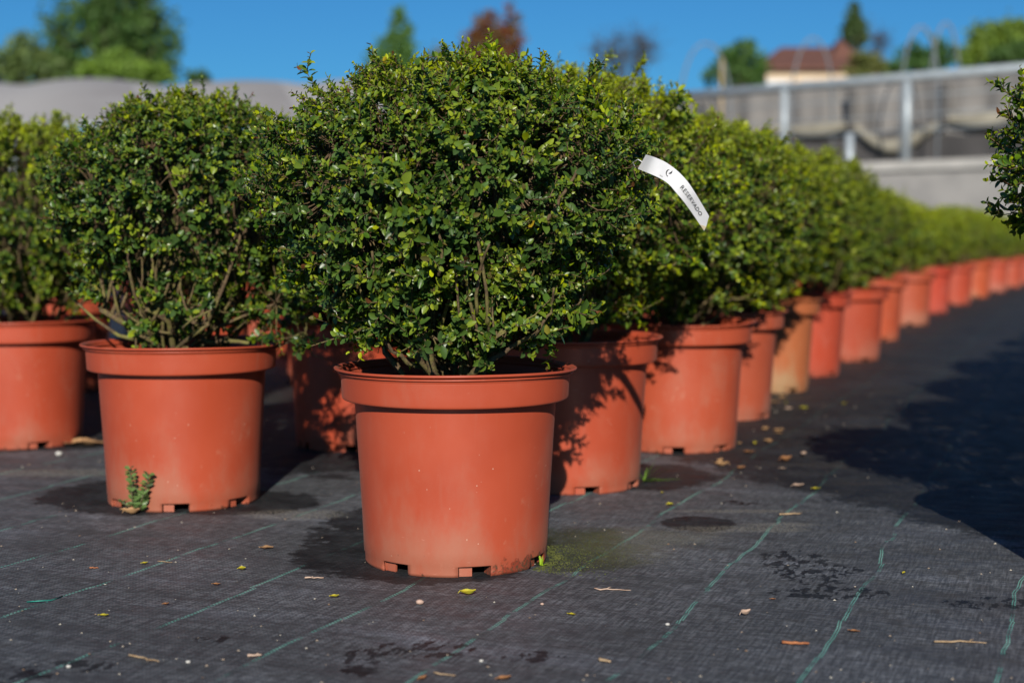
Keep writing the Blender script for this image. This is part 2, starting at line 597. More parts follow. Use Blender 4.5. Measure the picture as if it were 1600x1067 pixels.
NOTCH = 7
NA = 126
per = NA // NOTCH


def body_mesh():
    mb = MB()
    rows = [(0.1125, 0.0), (0.1131, 0.0035), (0.1135, 0.0125), (0.1139, 0.0135), (0.1146, 0.030), (0.1160, 0.060), (0.1183, 0.10),
            (0.1208, 0.14), (0.1232, 0.18), (0.1244, 0.2000), (0.1246, 0.2035)]

    def skip(i, k):
        return i < 2 and (k % per) < 7
    v, f = grid_shell(rows, NA, skip, 0.0028)
    mb.add(v, f, True)
    # a recessed inner foot behind one side of every drainage opening, and the folded-in cheeks
    for q in range(NOTCH):
        a0 = 2 * pi * (q * per + 0.2) / NA
        a1 = 2 * pi * (q * per + 3.0) / NA
        pts = []
        for a in np.linspace(a0, a1, 5):
            for r in (0.1085, 0.1058):
                for z in (0.0004, 0.0131):
                    pts.append((r * cos(a), r * sin(a), z))
        fs = [(0, 2, 3, 1), (16, 17, 19, 18)]
        for i in range(4):
            o = i * 4
            fs += [(o, o + 1, o + 5, o + 4), (o + 3, o + 2, o + 6, o + 7), (o + 1, o + 3, o + 7, o + 5), (o + 2, o, o + 4, o + 6)]
        mb.add(pts, fs)
        for kk, sg in ((7, -1), (0, 1)):
            a = 2 * pi * (q * per + kk) / NA - sg * 0.012
            pts = []
            for r in (0.1105, 0.092):
                for t in (-0.0011, 0.0011):
                    for z in (0.0, 0.0128):
                        pts.append((r * cos(a) - t * sin(a), r * sin(a) + t * cos(a), z))
            mb.add(pts, [(0, 1, 3, 2), (4, 6, 7, 5), (0, 4, 5, 1), (2, 3, 7, 6), (1, 5, 7, 3), (0, 2, 6, 4)])
    # floor of the pot
    n = 126
    pts = [(0.1108 * cos(2 * pi * k / n), 0.1108 * sin(2 * pi * k / n), 0.0137) for k in range(n)]
    mb.add(pts, [tuple(range(n))])
    return mb


def rim_mesh():
    mb = MB()
    prof = [(0.1244, 0.2010), (0.1330, 0.2005), (0.1378, 0.2008), (0.1390, 0.2014), (0.1396, 0.2024), (0.1400, 0.2045), (0.1406, 0.2150), (0.1415, 0.2285), (0.1417, 0.2308),
            (0.1410, 0.2315), (0.1402, 0.2319), (0.1404, 0.2325), (0.1446, 0.2328), (0.1455, 0.2332), (0.1457, 0.2340), (0.1455, 0.2348), (0.1442, 0.2352),
            (0.1436, 0.2358), (0.1465, 0.2364), (0.1492, 0.2371), (0.1500, 0.2380), (0.1502, 0.2390), (0.1497, 0.2399), (0.1484, 0.2403), (0.1468, 0.2400),
            (0.1454, 0.2390), (0.1432, 0.2330), (0.1392, 0.2240), (0.1372, 0.206), (0.1340, 0.2040), (0.1220, 0.2036)]
    n = 120
    vs = []
    for r, z in prof:
        for k in range(n):
            a = 2 * pi * k / n
            # a soft plastic lip is never a perfect circle
            wob = 1 + (0.004 * sin(2 * a + 0.6) + 0.0018 * sin(5 * a)) * max(0, (z - 0.20) / 0.040)
            zz = z + (0.0010 * sin(2 * a + 1.9) + 0.0006 * sin(3 * a)) * max(0, (z - 0.21) / 0.030)
            vs.append((r * wob * cos(a), r * wob * sin(a), zz))
    fs = []
    for i in range(len(prof) - 1):
        for k in range(n):
            k2 = (k + 1) % n
            fs.append((i * n + k, i * n + k2, (i + 1) * n + k2, (i + 1) * n + k))
    mb.add(vs, fs, True)
    return mb


def soil_mesh(seed, zs=0.213, r0=0.1385):
    rng = np.random.default_rng(seed)
    mb = MB()
    nr, na = 16, 48
    vs = [(0, 0, zs + 0.008)]
    for i in range(1, nr + 1):
        r = r0 * i / nr
        for k in range(na):
            a = 2 * pi * k / na
            z = zs + 0.008 * (1 - (i / nr) ** 2) + rng.normal(0, 0.0016)
            vs.append((r * cos(a), r * sin(a), z))
    fs = [(0, 1 + k, 1 + (k + 1) % na) for k in range(na)]
    for i in range(nr - 1):
        for k in range(na):
            a, b = 1 + i * na, 1 + (i + 1) * na
            k2 = (k + 1) % na
            fs.append((a + k, b + k, b + k2, a + k2))
    mb.add(vs, fs, True)
    return mb


def grains_mesh(seed, n=420, zs=0.218, rmax=0.132, size=(0.0012, 0.0032), bias=None):
    rng = np.random.default_rng(seed)
    mb = MB()
    for _ in range(n):
        r = rmax * math.sqrt(rng.random())
        a = rng.random() * 2 * pi
        c = np.array([r * cos(a), r * sin(a), zs + 0.006 * (1 - (r / rmax) ** 2)])
        s = rng.uniform(*size)
        d = [np.array(v) * s * rng.uniform(0.6, 1.2) for v in ((1, 0, 0), (-1, 0, 0), (0, 1, 0), (0, -1, 0), (0, 0, 0.8), (0, 0, -0.8))]
        mb.add([c + x for x in d], [(0, 2, 4), (2, 1, 4), (1, 3, 4), (3, 0, 4), (2, 0, 5), (1, 2, 5), (3, 1, 5), (0, 3, 5)])
    return mb


# ------------------------------------------------------------------ leaves in bulk
def leaf_template(full=True):
    if full:
        st = [(0.16, 0.27), (0.42, 0.50), (0.70, 0.43), (0.90, 0.22)]
    else:
        st = [(0.30, 0.42), (0.70, 0.40)]
    uv = [(0, 0)]
    for u, w in st:
        uv += [(u, -w), (u, 0), (u, w)]
    uv.append((1, 0))
    tri = []
    m = len(st)
    f = [(0, 2, 1), (0, 3, 2)]
    for i in range(m - 1):
        a = 1 + 3 * i
        f += [(a, a + 1, a + 4, a + 3), (a + 1, a + 2, a + 5, a + 4)]
    a = 1 + 3 * (m - 1)
    t = len(uv) - 1
    f += [(a, a + 1, t), (a + 1, a + 2, t)]
    return np.array(uv, float), f


def leaves_mesh(name, P, A, Nn, L, W, tint, cup, droop, mat, full=True):
    uv, faces = leaf_template(full)
    n = len(P)
    A = A / (np.linalg.norm(A, axis=1)[:, None] + 1e-9)
    Nn = Nn - A * np.sum(A * Nn, axis=1)[:, None]
    Nn /= np.linalg.norm(Nn, axis=1)[:, None] + 1e-9
    B = np.cross(Nn, A)
    u = uv[:, 0][None, :, None]
    w = uv[:, 1][None, :, None]
    V = (P[:, None, :] + A[:, None, :] * (L[:, None, None] * u) + B[:, None, :] * (W[:, None, None] * w)
         + Nn[:, None, :] * (cup[:, None, None] * np.abs(w) * W[:, None, None] - droop[:, None, None] * u * u * L[:, None, None]))
    k = len(uv)
    V = V.reshape(-1, 3)
    loops = np.concatenate([np.array(f) for f in faces])
    tot = np.array([len(f) for f in faces])
    allloops = (np.arange(n)[:, None] * k + loops[None, :]).ravel()
    alltot = np.tile(tot, n)
    start = np.concatenate([[0], np.cumsum(alltot)[:-1]])
    me = bpy.data.meshes.new(name)
    me.vertices.add(len(V))
    me.vertices.foreach_set("co", V.ravel())
    me.loops.add(len(allloops))
    me.loops.foreach_set("vertex_index", allloops.astype(np.int32))
    me.polygons.add(len(alltot))
    me.polygons.foreach_set("loop_start", start.astype(np.int32))
    me.polygons.foreach_set("use_smooth", np.ones(len(alltot), bool))
    me.update(calc_edges=True)
    at_ = me.attributes.new("tint", 'FLOAT_COLOR', 'POINT')
    c = np.ones((n, k, 4), np.float32)
    c[:, :, :3] = tint[:, None, :]
    at_.data.foreach_set("color", c.ravel())
    me.materials.append(mat)
    return me


def unit(v):
    return v / (np.linalg.norm(v, axis=-1, keepdims=True) + 1e-9)


def fib(n, rng, jit=0.5):
    i = np.arange(n) + 0.5
    ph = np.arccos(1 - 2 * i / n)
    th = pi * (1 + 5 ** 0.5) * i
    d = np.stack([np.cos(th) * np.sin(ph), np.sin(th) * np.sin(ph), np.cos(ph)], 1)
    return unit(d + rng.normal(0, jit * 1.8 / math.sqrt(n), d.shape))


def make_shrub(name, seed, rx=0.235, ry=0.235, top=0.185, bot=0.20, cz=0.445, n_out=620, n_in=330, leaf=(0.010, 0.019),
               bare=0.0, bright=0.5, low=0, full=True, soil_z=0.205, extra=(), lumps=0.07, shoots=0.06, shear=0.0, cx=0.0, clumps=(), lod=False):
    rng = np.random.default_rng(seed)
    cz += 0.008
    soil_z += 0.010
    extra = [((p[0], p[1], p[2] + .010), (q[0], q[1], q[2] + .010), a_, b_) for (p, q, a_, b_) in extra]
    C = np.array([cx, 0, cz])
    ph = rng.uniform(0, 2 * pi, 8)

    def lump(d):
        a = np.arctan2(d[:, 1], d[:, 0])
        e = d[:, 2]
        return 1 + lumps * (0.5 * np.sin(2 * a + ph[0]) * (1 - e * e) + 0.45 * np.sin(3 * a + 3 * e + ph[1]) + 0.4 * np.sin(5 * a - 4 * e + ph[2])
                            + 0.4 * np.sin(6 * e + ph[3]) + 0.35 * np.sin(9 * a + 7 * e + ph[4]) * (1 - e * e))

    def surf(d):
        """distance to the crown surface along unit directions d"""
        rz = np.where(d[:, 2] > 0, top, bot)
        p = 2.08
        q = (np.abs(d[:, 0]) / rx) ** p + (np.abs(d[:, 1]) / ry) ** p + (np.abs(d[:, 2]) / rz) ** p
        r = q ** (-1 / p)
        under = np.clip(-d[:, 2] - 0.15, 0, 1)          # the underside draws in towards the stems
        return r * (1 - 0.26 * under) * lump(d)

    # --- nodes of the skeleton
    n1 = 10
    a1 = np.arange(n1) * 2.399 + rng.uniform(0, 6)
    e1 = rng.uniform(0.35, 1.15, n1)
    base = np.stack([0.022 * np.cos(a1) * rng.uniform(0.3, 1.2, n1), 0.022 * np.sin(a1) * rng.uniform(0.3, 1.2, n1), np.full(n1, soil_z)], 1)
    rr = rng.uniform(0.085, 0.13, n1)
    node1 = base + np.stack([np.cos(a1) * np.cos(e1) * rr, np.sin(a1) * np.cos(e1) * rr, np.sin(e1) * rr + 0.01], 1)
    d2 = fib(100, rng, 1.0)
    d2 = d2[d2[:, 2] > -0.72]
    node2 = C + d2 * (surf(d2) * rng.uniform(0.50, 0.70, len(d2)))[:, None]
    node2[:, 2] = np.maximum(node2[:, 2], soil_z + 0.045)

    wood = MB()

    def curve(p, q, bend, k, jag=0.0):
        p, q = np.array(p), np.array(q)
        t = np.linspace(0, 1, k)[:, None]
        off = rng.normal(0, 1, 3) * bend * np.linalg.norm(q - p)
        pts = p + (q - p) * t + off * np.sin(pi * t) + rng.normal(0, jag, (k, 3)) * np.sin(pi * t)
        return pts

    nchild = np.zeros(n1)
    owner = []
    for p in node2:
        dist = np.linalg.norm(node1 - p, axis=1) + nchild * 0.006
        j = int(np.argmin(dist))
        nchild[j] += 1
        owner.append(j)
    for j in range(n1):
        r0 = rng.uniform(0.0030, 0.0060)
        wood.tube(curve(base[j] - np.array([0, 0, 0.01]), node1[j], 0.16, 7, 0.0022), np.linspace(r0, r0 * 0.7, 7) * (1 + rng.normal(0, 0.05, 7)), 8 if full else 6)
    for p, j in zip(node2, owner):
        r0 = rng.uniform(0.0017, 0.0032)
        uu = rng.uniform(0.35, 1.0)
        wood.tube(curve(base[j] + (node1[j] - base[j]) * uu, p, 0.12, 8, 0.0018), np.linspace(r0, r0 * 0.5, 8) * (1 + rng.normal(0, 0.07, 8)), 6 if full else 4)
    # bare and broken stubs low in the crown
    for _ in range(12 if not bare else 26):
        j = rng.integers(n1)
        s = node1[j] * 0.6 + base[j] * 0.4
        a = rng.uniform(0, 2 * pi)
        l = rng.uniform(0.03, 0.10)
        e = rng.uniform(-0.2, 0.9)
        q = s + l * np.array([cos(a) * cos(e), sin(a) * cos(e), sin(e)])
        q[2] = max(q[2], soil_z + 0.012)
        wood.tube(curve(s, q, 0.15, 5, 0.001), np.linspace(0.0024, 0.0012, 5), 5)
    for (p, q, r0, r1) in extra:
        pts = curve(p, q, 0.08, 9, 0.0012)
        wood.tube(pts, np.linspace(r0, r1, 9), 7)

    # --- twigs
    dirs = fib(int(n_out * 1.15), rng, 1.0)
    keep = (dirs[:, 2] > -0.80) & ((dirs[:, 2] > -0.35 + 0.35 * bare) | (rng.random(len(dirs)) < 0.75 - 0.6 * bare))
    dirs = dirs[keep]
    k_out = len(dirs)
    din = fib(n_in, rng, 1.5)
    din = din[(din[:, 2] > (-0.8 if not bare else -0.25))]
    dirs = np.concatenate([dirs, din])
    s = surf(dirs)
    f = np.concatenate([rng.normal(0.965, 0.045, k_out), rng.uniform(0.55, 0.88, len(din))])
    shoot = (rng.random(len(dirs)) < shoots) & (np.arange(len(dirs)) < k_out)
    f[shoot] += rng.uniform(0.03, 0.10, shoot.sum())
    tips = C + dirs * (s * f)[:, None]
    tips[:, 0] += shear * (tips[:, 2] - cz)
    tips[shoot, 2] += 0.012
    ok = tips[:, 2] > soil_z + 0.03
    tips, dirs, f, shoot = tips[ok], dirs[ok], f[ok], shoot[ok]

    LP, LA, LN, LL, LW, LT, LC, LD = [], [], [], [], [], [], [], []
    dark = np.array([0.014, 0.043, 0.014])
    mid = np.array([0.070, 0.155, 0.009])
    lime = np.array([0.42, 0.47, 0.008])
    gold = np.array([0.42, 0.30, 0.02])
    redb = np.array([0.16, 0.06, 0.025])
    Z = np.array([0, 0, 1.0])

    ODIR = [np.zeros(3)]

    def sprig(p0, d0, length, lsize, bri, start=0.0, up=0.35):
        """opposite leaf pairs along a twig from p0 in direction d0 (already drawn as wood)"""
        step = lsize * rng.uniform(0.36, 0.50)
        m = max(2, int(length * (1 - start) / step))
        t = start + (1 - start) * (np.arange(m) + 0.6) / m
        sd = rng.normal(0, 1, 3)
        side = unit(np.cross(d0, sd))
        other = np.cross(d0, side)
        for i in range(m):
            ph_ = (i % 2) * pi / 2 + rng.normal(0, 0.3)
            sv = side * cos(ph_) + other * sin(ph_)
            last = i >= m - 2
            for sg in (1, -1):
                if rng.random() < 0.08:
                    continue
                al = rng.normal(0.95 if not last else 0.6, 0.22)
                ax = d0 * cos(al) + sv * sg * sin(al)
                ax = ax + Z * rng.normal(0.05, 0.2)
                no = d0 * sin(al) - sv * sg * cos(al) + Z * up + ODIR[0] * 0.35 + rng.normal(0, 0.25, 3)
                pp = p0 + d0 * (length * t[i])
                sz = lsize * rng.uniform(0.72, 1.18) * (0.62 if last else 1.0)
                LP.append(pp)
                LA.append(ax)
                LN.append(no)
                LL.append(sz)
                LW.append(sz * rng.uniform(0.48, 0.66))
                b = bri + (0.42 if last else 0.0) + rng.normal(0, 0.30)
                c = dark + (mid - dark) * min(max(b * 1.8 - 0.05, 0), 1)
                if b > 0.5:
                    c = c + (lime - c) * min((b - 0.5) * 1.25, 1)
                x = rng.random()
                if x < 0.006:
                    c = gold
                elif x < 0.09 and last:
                    c = redb
                LT.append(c * rng.uniform(0.8, 1.2))
                LC.append(rng.uniform(0.15, 0.7))
                LD.append(rng.uniform(-0.05, 0.30))

    ctr = len(node2)
    for i in range(len(tips)):
        tp = tips[i]
        dist = np.linalg.norm(node2 - tp, axis=1)
        c3 = np.argsort(dist)[:2]
        s0 = node2[c3[0] if rng.random() < 0.75 else c3[1]]
        out = unit(dirs[i] * 1.0 + Z * 0.45 + rng.normal(0, 0.22, 3))
        L = np.linalg.norm(tp - s0)
        # path: leaves the node, bends to arrive along `out`
        midp = tp - out * min(0.55 * L, 0.045)
        t = np.linspace(0, 1, 5)[:, None]
        pts = (1 - t) ** 2 * s0 + 2 * t * (1 - t) * midp + t * t * tp
        if not lod or rng.random() < 0.35:
            wood.tube(pts, np.linspace(0.0011, 0.0005, 5), 4 if full else 3, False)
        e = dirs[i][2]
        # big dark leaves in the middle and low, small light ones on top
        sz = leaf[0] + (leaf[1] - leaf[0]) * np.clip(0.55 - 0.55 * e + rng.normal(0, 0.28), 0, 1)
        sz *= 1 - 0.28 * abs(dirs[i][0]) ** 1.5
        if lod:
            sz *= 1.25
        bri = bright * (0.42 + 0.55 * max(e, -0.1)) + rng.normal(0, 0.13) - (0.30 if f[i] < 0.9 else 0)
        ODIR[0] = dirs[i]
        d_end = unit(tp - pts[2])
        Lend = np.linalg.norm(tp - pts[2])
        sprig(pts[2], d_end, Lend, sz, bri, 0.05)
        if shoot[i]:
            bri += 0.1
        ns = 1 if lod else (3 if rng.random() < 0.5 else 2)
        for _ in range(ns):
            u = rng.uniform(0.45, 0.9)
            q = pts[2] + (tp - pts[2]) * u
            d = unit(out + rng.normal(0, 0.75, 3))
            l = rng.uniform(0.014, 0.032)
            if not lod:
                wood.tube([q, q + d * l * 0.5 + rng.normal(0, 0.0008, 3), q + d * l], [0.0008, 0.0006, 0.0004], 3, False)
            sprig(q, d, l, sz * rng.uniform(0.75, 1.05), bri + rng.normal(0, 0.06))
    # short leafy sprouts on the stems low in the crown
    for _ in range(low):
        a = rng.uniform(0, 2 * pi)
        rad = rng.uniform(0.03, 0.150)
        q = np.array([rad * cos(a), rad * sin(a), soil_z + rng.uniform(0.02, 0.085) + rad * 0.28])
        j = int(np.argmin(np.linalg.norm(np.concatenate([node1, base + np.array([0, 0, .03])]) - q, axis=1)))
        s0 = np.concatenate([node1, base + np.array([0, 0, .03])])[j]
        d = unit(np.array([cos(a), sin(a), rng.uniform(0.1, 1.3)]) + rng.normal(0, 0.4, 3))
        l = rng.uniform(0.03, 0.055)
        wood.tube([s0, (s0 + q) / 2 + rng.normal(0, .003, 3), q, q + d * l * .5, q + d * l], [.0016, .0013, .001, .0008, .0005], 4, False)
        sprig(q, d, l, rng.uniform(0.010, leaf[1]), bright * 0.5 + rng.normal(0, 0.25), 0.0)
        d = unit(d + rng.normal(0, 0.7, 3))
        sprig(q, d, l * .6, rng.uniform(0.009, leaf[1] * .8), bright * 0.55 + rng.normal(0, 0.2), 0.0)
    # low side branches that carry a tuft of leaves
    for (x_, y_, z_, r_, n_) in clumps:
        c_ = np.array([x_, y_, z_])
        wood.tube(curve((0, 0, soil_z), c_, 0.1, 8, 0.001), np.linspace(.0034, .0016, 8), 6)
        for _ in range(n_):
            q = c_ + rng.normal(0, r_ * .5, 3)
            q[2] = max(q[2], soil_z - .005)
            d = unit(unit(q - c_) + np.array([0, -.3, .5]) + rng.normal(0, .4, 3))
            l = rng.uniform(.025, .04)
            wood.tube([c_, (c_ + q) / 2 + rng.normal(0, .003, 3), q, q + d * l], [.0013, .001, .0009, .0005], 4, False)
            sprig(q, d, l, rng.uniform(.010, .017), bright * .5 + rng.normal(0, .2), 0.0)
    LP = np.array(LP)
    okz = LP[:, 2] > soil_z + 0.012
    arr = [np.array(a)[okz] for a in (LP, LA, LN, LL, LW, LT, LC, LD)]
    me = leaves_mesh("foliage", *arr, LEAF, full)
    wm = bpy.data.meshes.new("branches")
    wm.from_pydata(wood.v, [], wood.f)
    wm.polygons.foreach_set("use_smooth", wood.smooth)
    wm.materials.append(BARK)
    wm.update()
    return me, wm


VR = random.Random(12)


def shrub_thing(meshes, label, loc, rz=0.0, group=None, pot_mesh=None, body=None, grains=False, pot_rz=0.0, vary=False, color=(1, 1, 1, 1), scale=1.0):
    t = thing("potted_shrub", label, "potted shrub", loc, rz, group)
    t.scale = (scale,) * 3
    pot = link("pot", body or BODY, t)
    pot.color = color
    pot.rotation_euler = (0, 0, pot_rz)
    rim = link("pot_rim", pot_mesh or RIM, pot)
    rim.color = color
    so = link("soil", SOILM, t)
    if grains:
        g = link("gravel", GRAINS, so)
        g['kind'] = 'stuff'
    br = link("branches", meshes[1], t)
    fo = link("foliage", meshes[0], t)
    if vary:
        k = VR.uniform(.92, 1.05)
        sc_ = (k * VR.uniform(.96, 1.04), k * VR.uniform(.96, 1.04), VR.uniform(.93, 1.06))
        br.scale = sc_
        fo.scale = sc_
        t.rotation_euler = (VR.gauss(0, .009), VR.gauss(0, .009), rz)
        t.scale = (VR.uniform(.985, 1.015),) * 3
    return t


BODY = body_mesh().build("pot", POT).data
RIM = rim_mesh().build("pot_rim", POT).data
SOILM = soil_mesh(3).build("soil", SOIL).data
GRAINS = grains_mesh(5).build("gravel", GRAIN).data
BODY_MAIN = BODY.copy()
BODY_MAIN.materials[0] = POT_MAIN
for nm in ("pot", "pot_rim", "soil", "gravel"):
    bpy.data.objects.remove(bpy.data.objects[nm])

# the front shrub, with the bare branches that leave the crown low on the left
ex = [((-0.02, -0.01, 0.225), (-0.088, -0.075, 0.276), 0.0034, 0.0024), ((-0.088, -0.075, 0.276), (-0.157, -0.085, 0.308), 0.0024, 0.0012),
      ((-0.02, -0.01, 0.21), (-0.077, -0.105, 0.315), 0.0060, 0.0042), ((-0.077, -0.105, 0.315), (-0.124, -0.128, 0.368), 0.0042, 0.0022),
      ((-0.085, -0.11, 0.322), (-0.088, -0.150, 0.372), 0.0028, 0.0014),
      ((0.01, -0.02, 0.208), (0.035, -0.07, 0.236), 0.0052, 0.0044), ((0.035, -0.07, 0.236), (0.098, -0.10, 0.276), 0.0044, 0.0022),
      ((-0.01, -0.02, 0.20), (-0.030, -0.07, 0.262), 0.0075, 0.0050), ((0.015, 0.0, 0.20), (0.02, -0.06, 0.262), 0.0060, 0.0040),
      ((0.098, -0.10, 0.276), (0.118, -0.13, 0.330), 0.0022, 0.0012),
      ((0.108, -0.165, 0.405), (0.142, -0.175, 0.462), 0.0026, 0.0016),
      ((-0.012, -0.17, 0.345), (-0.020, -0.195, 0.42), 0.0022, 0.0012),
      ((0.03, -0.13, 0.30), (0.045, -0.185, 0.38), 0.0024, 0.0012)]
M_MAIN = make_shrub("main", 11, 0.238, 0.228, 0.158, 0.216, 0.449, 1020, 520, (0.0085, 0.0178), extra=ex, soil_z=0.205, bright=0.95, low=270, lumps=0.05, shoots=0.045, shear=0.14)
exb = [((0, 0, 0.21), (-0.02, -0.02, 0.36), 0.0085, 0.0045), ((-0.015, -0.01, 0.30), (-0.09, -0.06, 0.34), 0.0045, 0.002),
       ((0.0, -0.03, 0.215), (0.11, -0.05, 0.232), 0.006, 0.0025), ((-0.01, 0, 0.23), (-0.15, -0.04, 0.295), 0.0042, 0.0016),
       ((0.03, 0, 0.21), (0.06, -0.06, 0.33), 0.0045, 0.002)]
M_BARE = make_shrub("bare", 23, 0.220, 0.215, 0.138, 0.195, 0.458, 720, 260, (0.009, 0.0175), bare=0.28, bright=0.85, extra=exb, low=60, lumps=.055, shoots=.05, cx=.018, clumps=((.15, -.04, .30, .055, 30), (.19, -.02, .255, .03, 10)))
M_B = make_shrub("b", 37, 0.245, 0.245, 0.165, 0.21, 0.455, 640, 220, (0.009, 0.018), bright=1.5, low=120, lumps=.055, shoots=.045)
M_C = make_shrub("c", 41, 0.230, 0.235, 0.155, 0.20, 0.445, 600, 220, (0.009, 0.018), bright=1.45, low=120, lumps=.055, shoots=.045)
M_D = make_shrub("d", 47, 0.262, 0.25, 0.190, 0.21, 0.465, 740, 240, (0.009, 0.018), bright=1.65, low=120, lumps=.05, shoots=.045)
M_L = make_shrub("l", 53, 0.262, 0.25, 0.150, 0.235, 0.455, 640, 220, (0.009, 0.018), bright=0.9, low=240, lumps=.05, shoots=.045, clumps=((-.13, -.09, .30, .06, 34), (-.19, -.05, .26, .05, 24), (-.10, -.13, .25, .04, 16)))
M_S = make_shrub("s", 43, 0.200, 0.20, 0.135, 0.150, 0.478, 460, 220, (0.010, 0.018), bright=1.15, shoots=0.14)
M_F = make_shrub("far", 59, 0.218, 0.218, 0.145, 0.195, 0.432, 440, 160, (0.011, 0.019), bright=2.15, low=60, full=False, lod=True)
M_G = make_shrub("far2", 67, 0.212, 0.215, 0.140, 0.19, 0.43, 440, 160, (0.011, 0.019), bright=2.05, low=60, full=False, lod=True)

GE = "potted shrubs standing along the edge of the block"
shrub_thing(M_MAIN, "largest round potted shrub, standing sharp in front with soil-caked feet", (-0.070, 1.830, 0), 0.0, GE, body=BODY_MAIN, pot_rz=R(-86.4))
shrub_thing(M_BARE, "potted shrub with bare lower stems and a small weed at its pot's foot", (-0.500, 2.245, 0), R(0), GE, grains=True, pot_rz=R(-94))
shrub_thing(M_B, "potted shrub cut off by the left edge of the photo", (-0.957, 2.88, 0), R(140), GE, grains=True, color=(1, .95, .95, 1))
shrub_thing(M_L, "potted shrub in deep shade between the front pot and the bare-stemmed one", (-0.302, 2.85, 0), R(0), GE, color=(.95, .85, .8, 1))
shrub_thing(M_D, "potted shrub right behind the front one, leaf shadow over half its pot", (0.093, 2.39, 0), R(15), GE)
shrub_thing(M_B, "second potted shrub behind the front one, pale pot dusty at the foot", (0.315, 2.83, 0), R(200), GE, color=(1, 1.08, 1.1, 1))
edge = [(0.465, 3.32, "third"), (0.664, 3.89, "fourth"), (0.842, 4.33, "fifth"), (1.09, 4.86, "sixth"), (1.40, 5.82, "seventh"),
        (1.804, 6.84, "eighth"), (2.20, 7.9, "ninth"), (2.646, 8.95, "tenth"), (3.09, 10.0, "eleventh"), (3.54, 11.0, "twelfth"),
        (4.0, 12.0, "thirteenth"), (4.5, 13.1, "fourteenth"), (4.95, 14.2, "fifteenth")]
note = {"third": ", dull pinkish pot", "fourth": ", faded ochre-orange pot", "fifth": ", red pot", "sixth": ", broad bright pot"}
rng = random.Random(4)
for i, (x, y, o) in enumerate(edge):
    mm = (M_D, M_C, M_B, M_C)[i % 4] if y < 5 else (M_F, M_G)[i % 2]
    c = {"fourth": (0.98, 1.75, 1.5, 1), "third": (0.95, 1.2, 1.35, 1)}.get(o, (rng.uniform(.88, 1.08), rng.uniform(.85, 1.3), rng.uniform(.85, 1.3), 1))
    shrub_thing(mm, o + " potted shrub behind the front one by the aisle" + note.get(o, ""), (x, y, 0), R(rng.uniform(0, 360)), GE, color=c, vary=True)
# the packed rows inside the block
GI = "potted shrubs packed in the rows inside the block"
LI = "shrub inside the packed block, seen only as leaves behind the edge row"
SEEN = {(1, 0): "shrub glimpsed through the bare lower stems of the bare-stemmed shrub",
        (1, 1): "shrub behind the shaded one, between the bare-stemmed shrub and the front one",
        (2, 1): "shrub filling the gap between the far-left shrub and the bare-stemmed one"}
rows = [(-0.06, 3.42, 0.235, 0.56, 20), (-0.73, 3.46, 0.235, 0.56, 4), (-1.42, 3.35, 0.235, 0.56, 4), (-1.98, 3.75, 0.235, 0.56, 5)]
for ri, (x0, y0, dx, dy, cnt) in enumerate(rows):
    for k in range(cnt):
        y = y0 + dy * k
        x = x0 + dx * k + (0.012 * k if y > 6 else 0)
        mm = (M_B, M_C)[k % 2] if y < 4.3 else (M_F, M_G)[(k + int(x0 * 10)) % 2]
        shrub_thing(mm, SEEN.get((ri, k), LI), (x + rng.uniform(-.02, .02), y + rng.uniform(-.02, .02), 0), R(rng.uniform(0, 360)), GI, vary=True)
# the row on the other side of the aisle; the first one reaches into the picture
GR = "potted shrubs on the far side of the aisle"
shrub_thing(M_S, "shrub reaching in from the right edge of the photo", (0.750, 1.69, 0), R(75), GR)
for k in range(14):
    x, y = 1.08 + 0.235 * k, 2.25 + 0.56 * k
    shrub_thing((M_B, M_G)[k > 2], "shrub in the row right of the aisle, outside the photo", (x, y, 0), R(rng.uniform(0, 360)), GR, vary=True)


# ------------------------------------------------------------------ things lying on the cloth
def nd(v):
    return Vector(v).normalized()


def leaf_litter(name, label, cat, px, py, size, rz, mat, curl=0.35, group=None, ratio=0.5, lift=0.0015):
    """one dry leaf, curled, lying on the cloth"""
    g = on_ground(px, py)
    mb = MB()
    nu, nv = 9, 4
    vs = []
    for i in range(nu):
        u = i / (nu - 1)
        w = ratio * size * math.sin(pi * min(max(u, 0.02), 0.98)) ** 0.7 * 0.5
        for j in range(nv + 1):
            t = (j / nv - 0.5) * 2
            z = lift + curl * size * ((u - 0.5) ** 2 * 1.3 + 0.35 * t * t * w / (0.25 * size)) + 0.03 * size * math.sin(9 * u + 4 * t)
            vs.append(((u - 0.5) * size, t * w, z))
    fs = []
    for i in range(nu - 1):
        for j in range(nv):
            a = i * (nv + 1) + j
            fs.append((a, a + nv + 1, a + nv + 2, a + 1))
    top = len(vs)
    vs2 = [(x, y, z + 0.0004) for x, y, z in vs]
    mb.add(vs, [tuple(reversed(f)) for f in fs], True)
    mb.add(vs2, fs, True)
    # stalk
    mb.tube([(-size * 0.5, 0, lift + curl * size * 0.33), (-size * 0.62, size * 0.03, lift + 0.0012)], [0.0005, 0.0004], 5)
    o = mb.build(name, mat, None, g)
    o.rotation_euler = (0, 0, rz)
    return tag(o, label, cat, group)


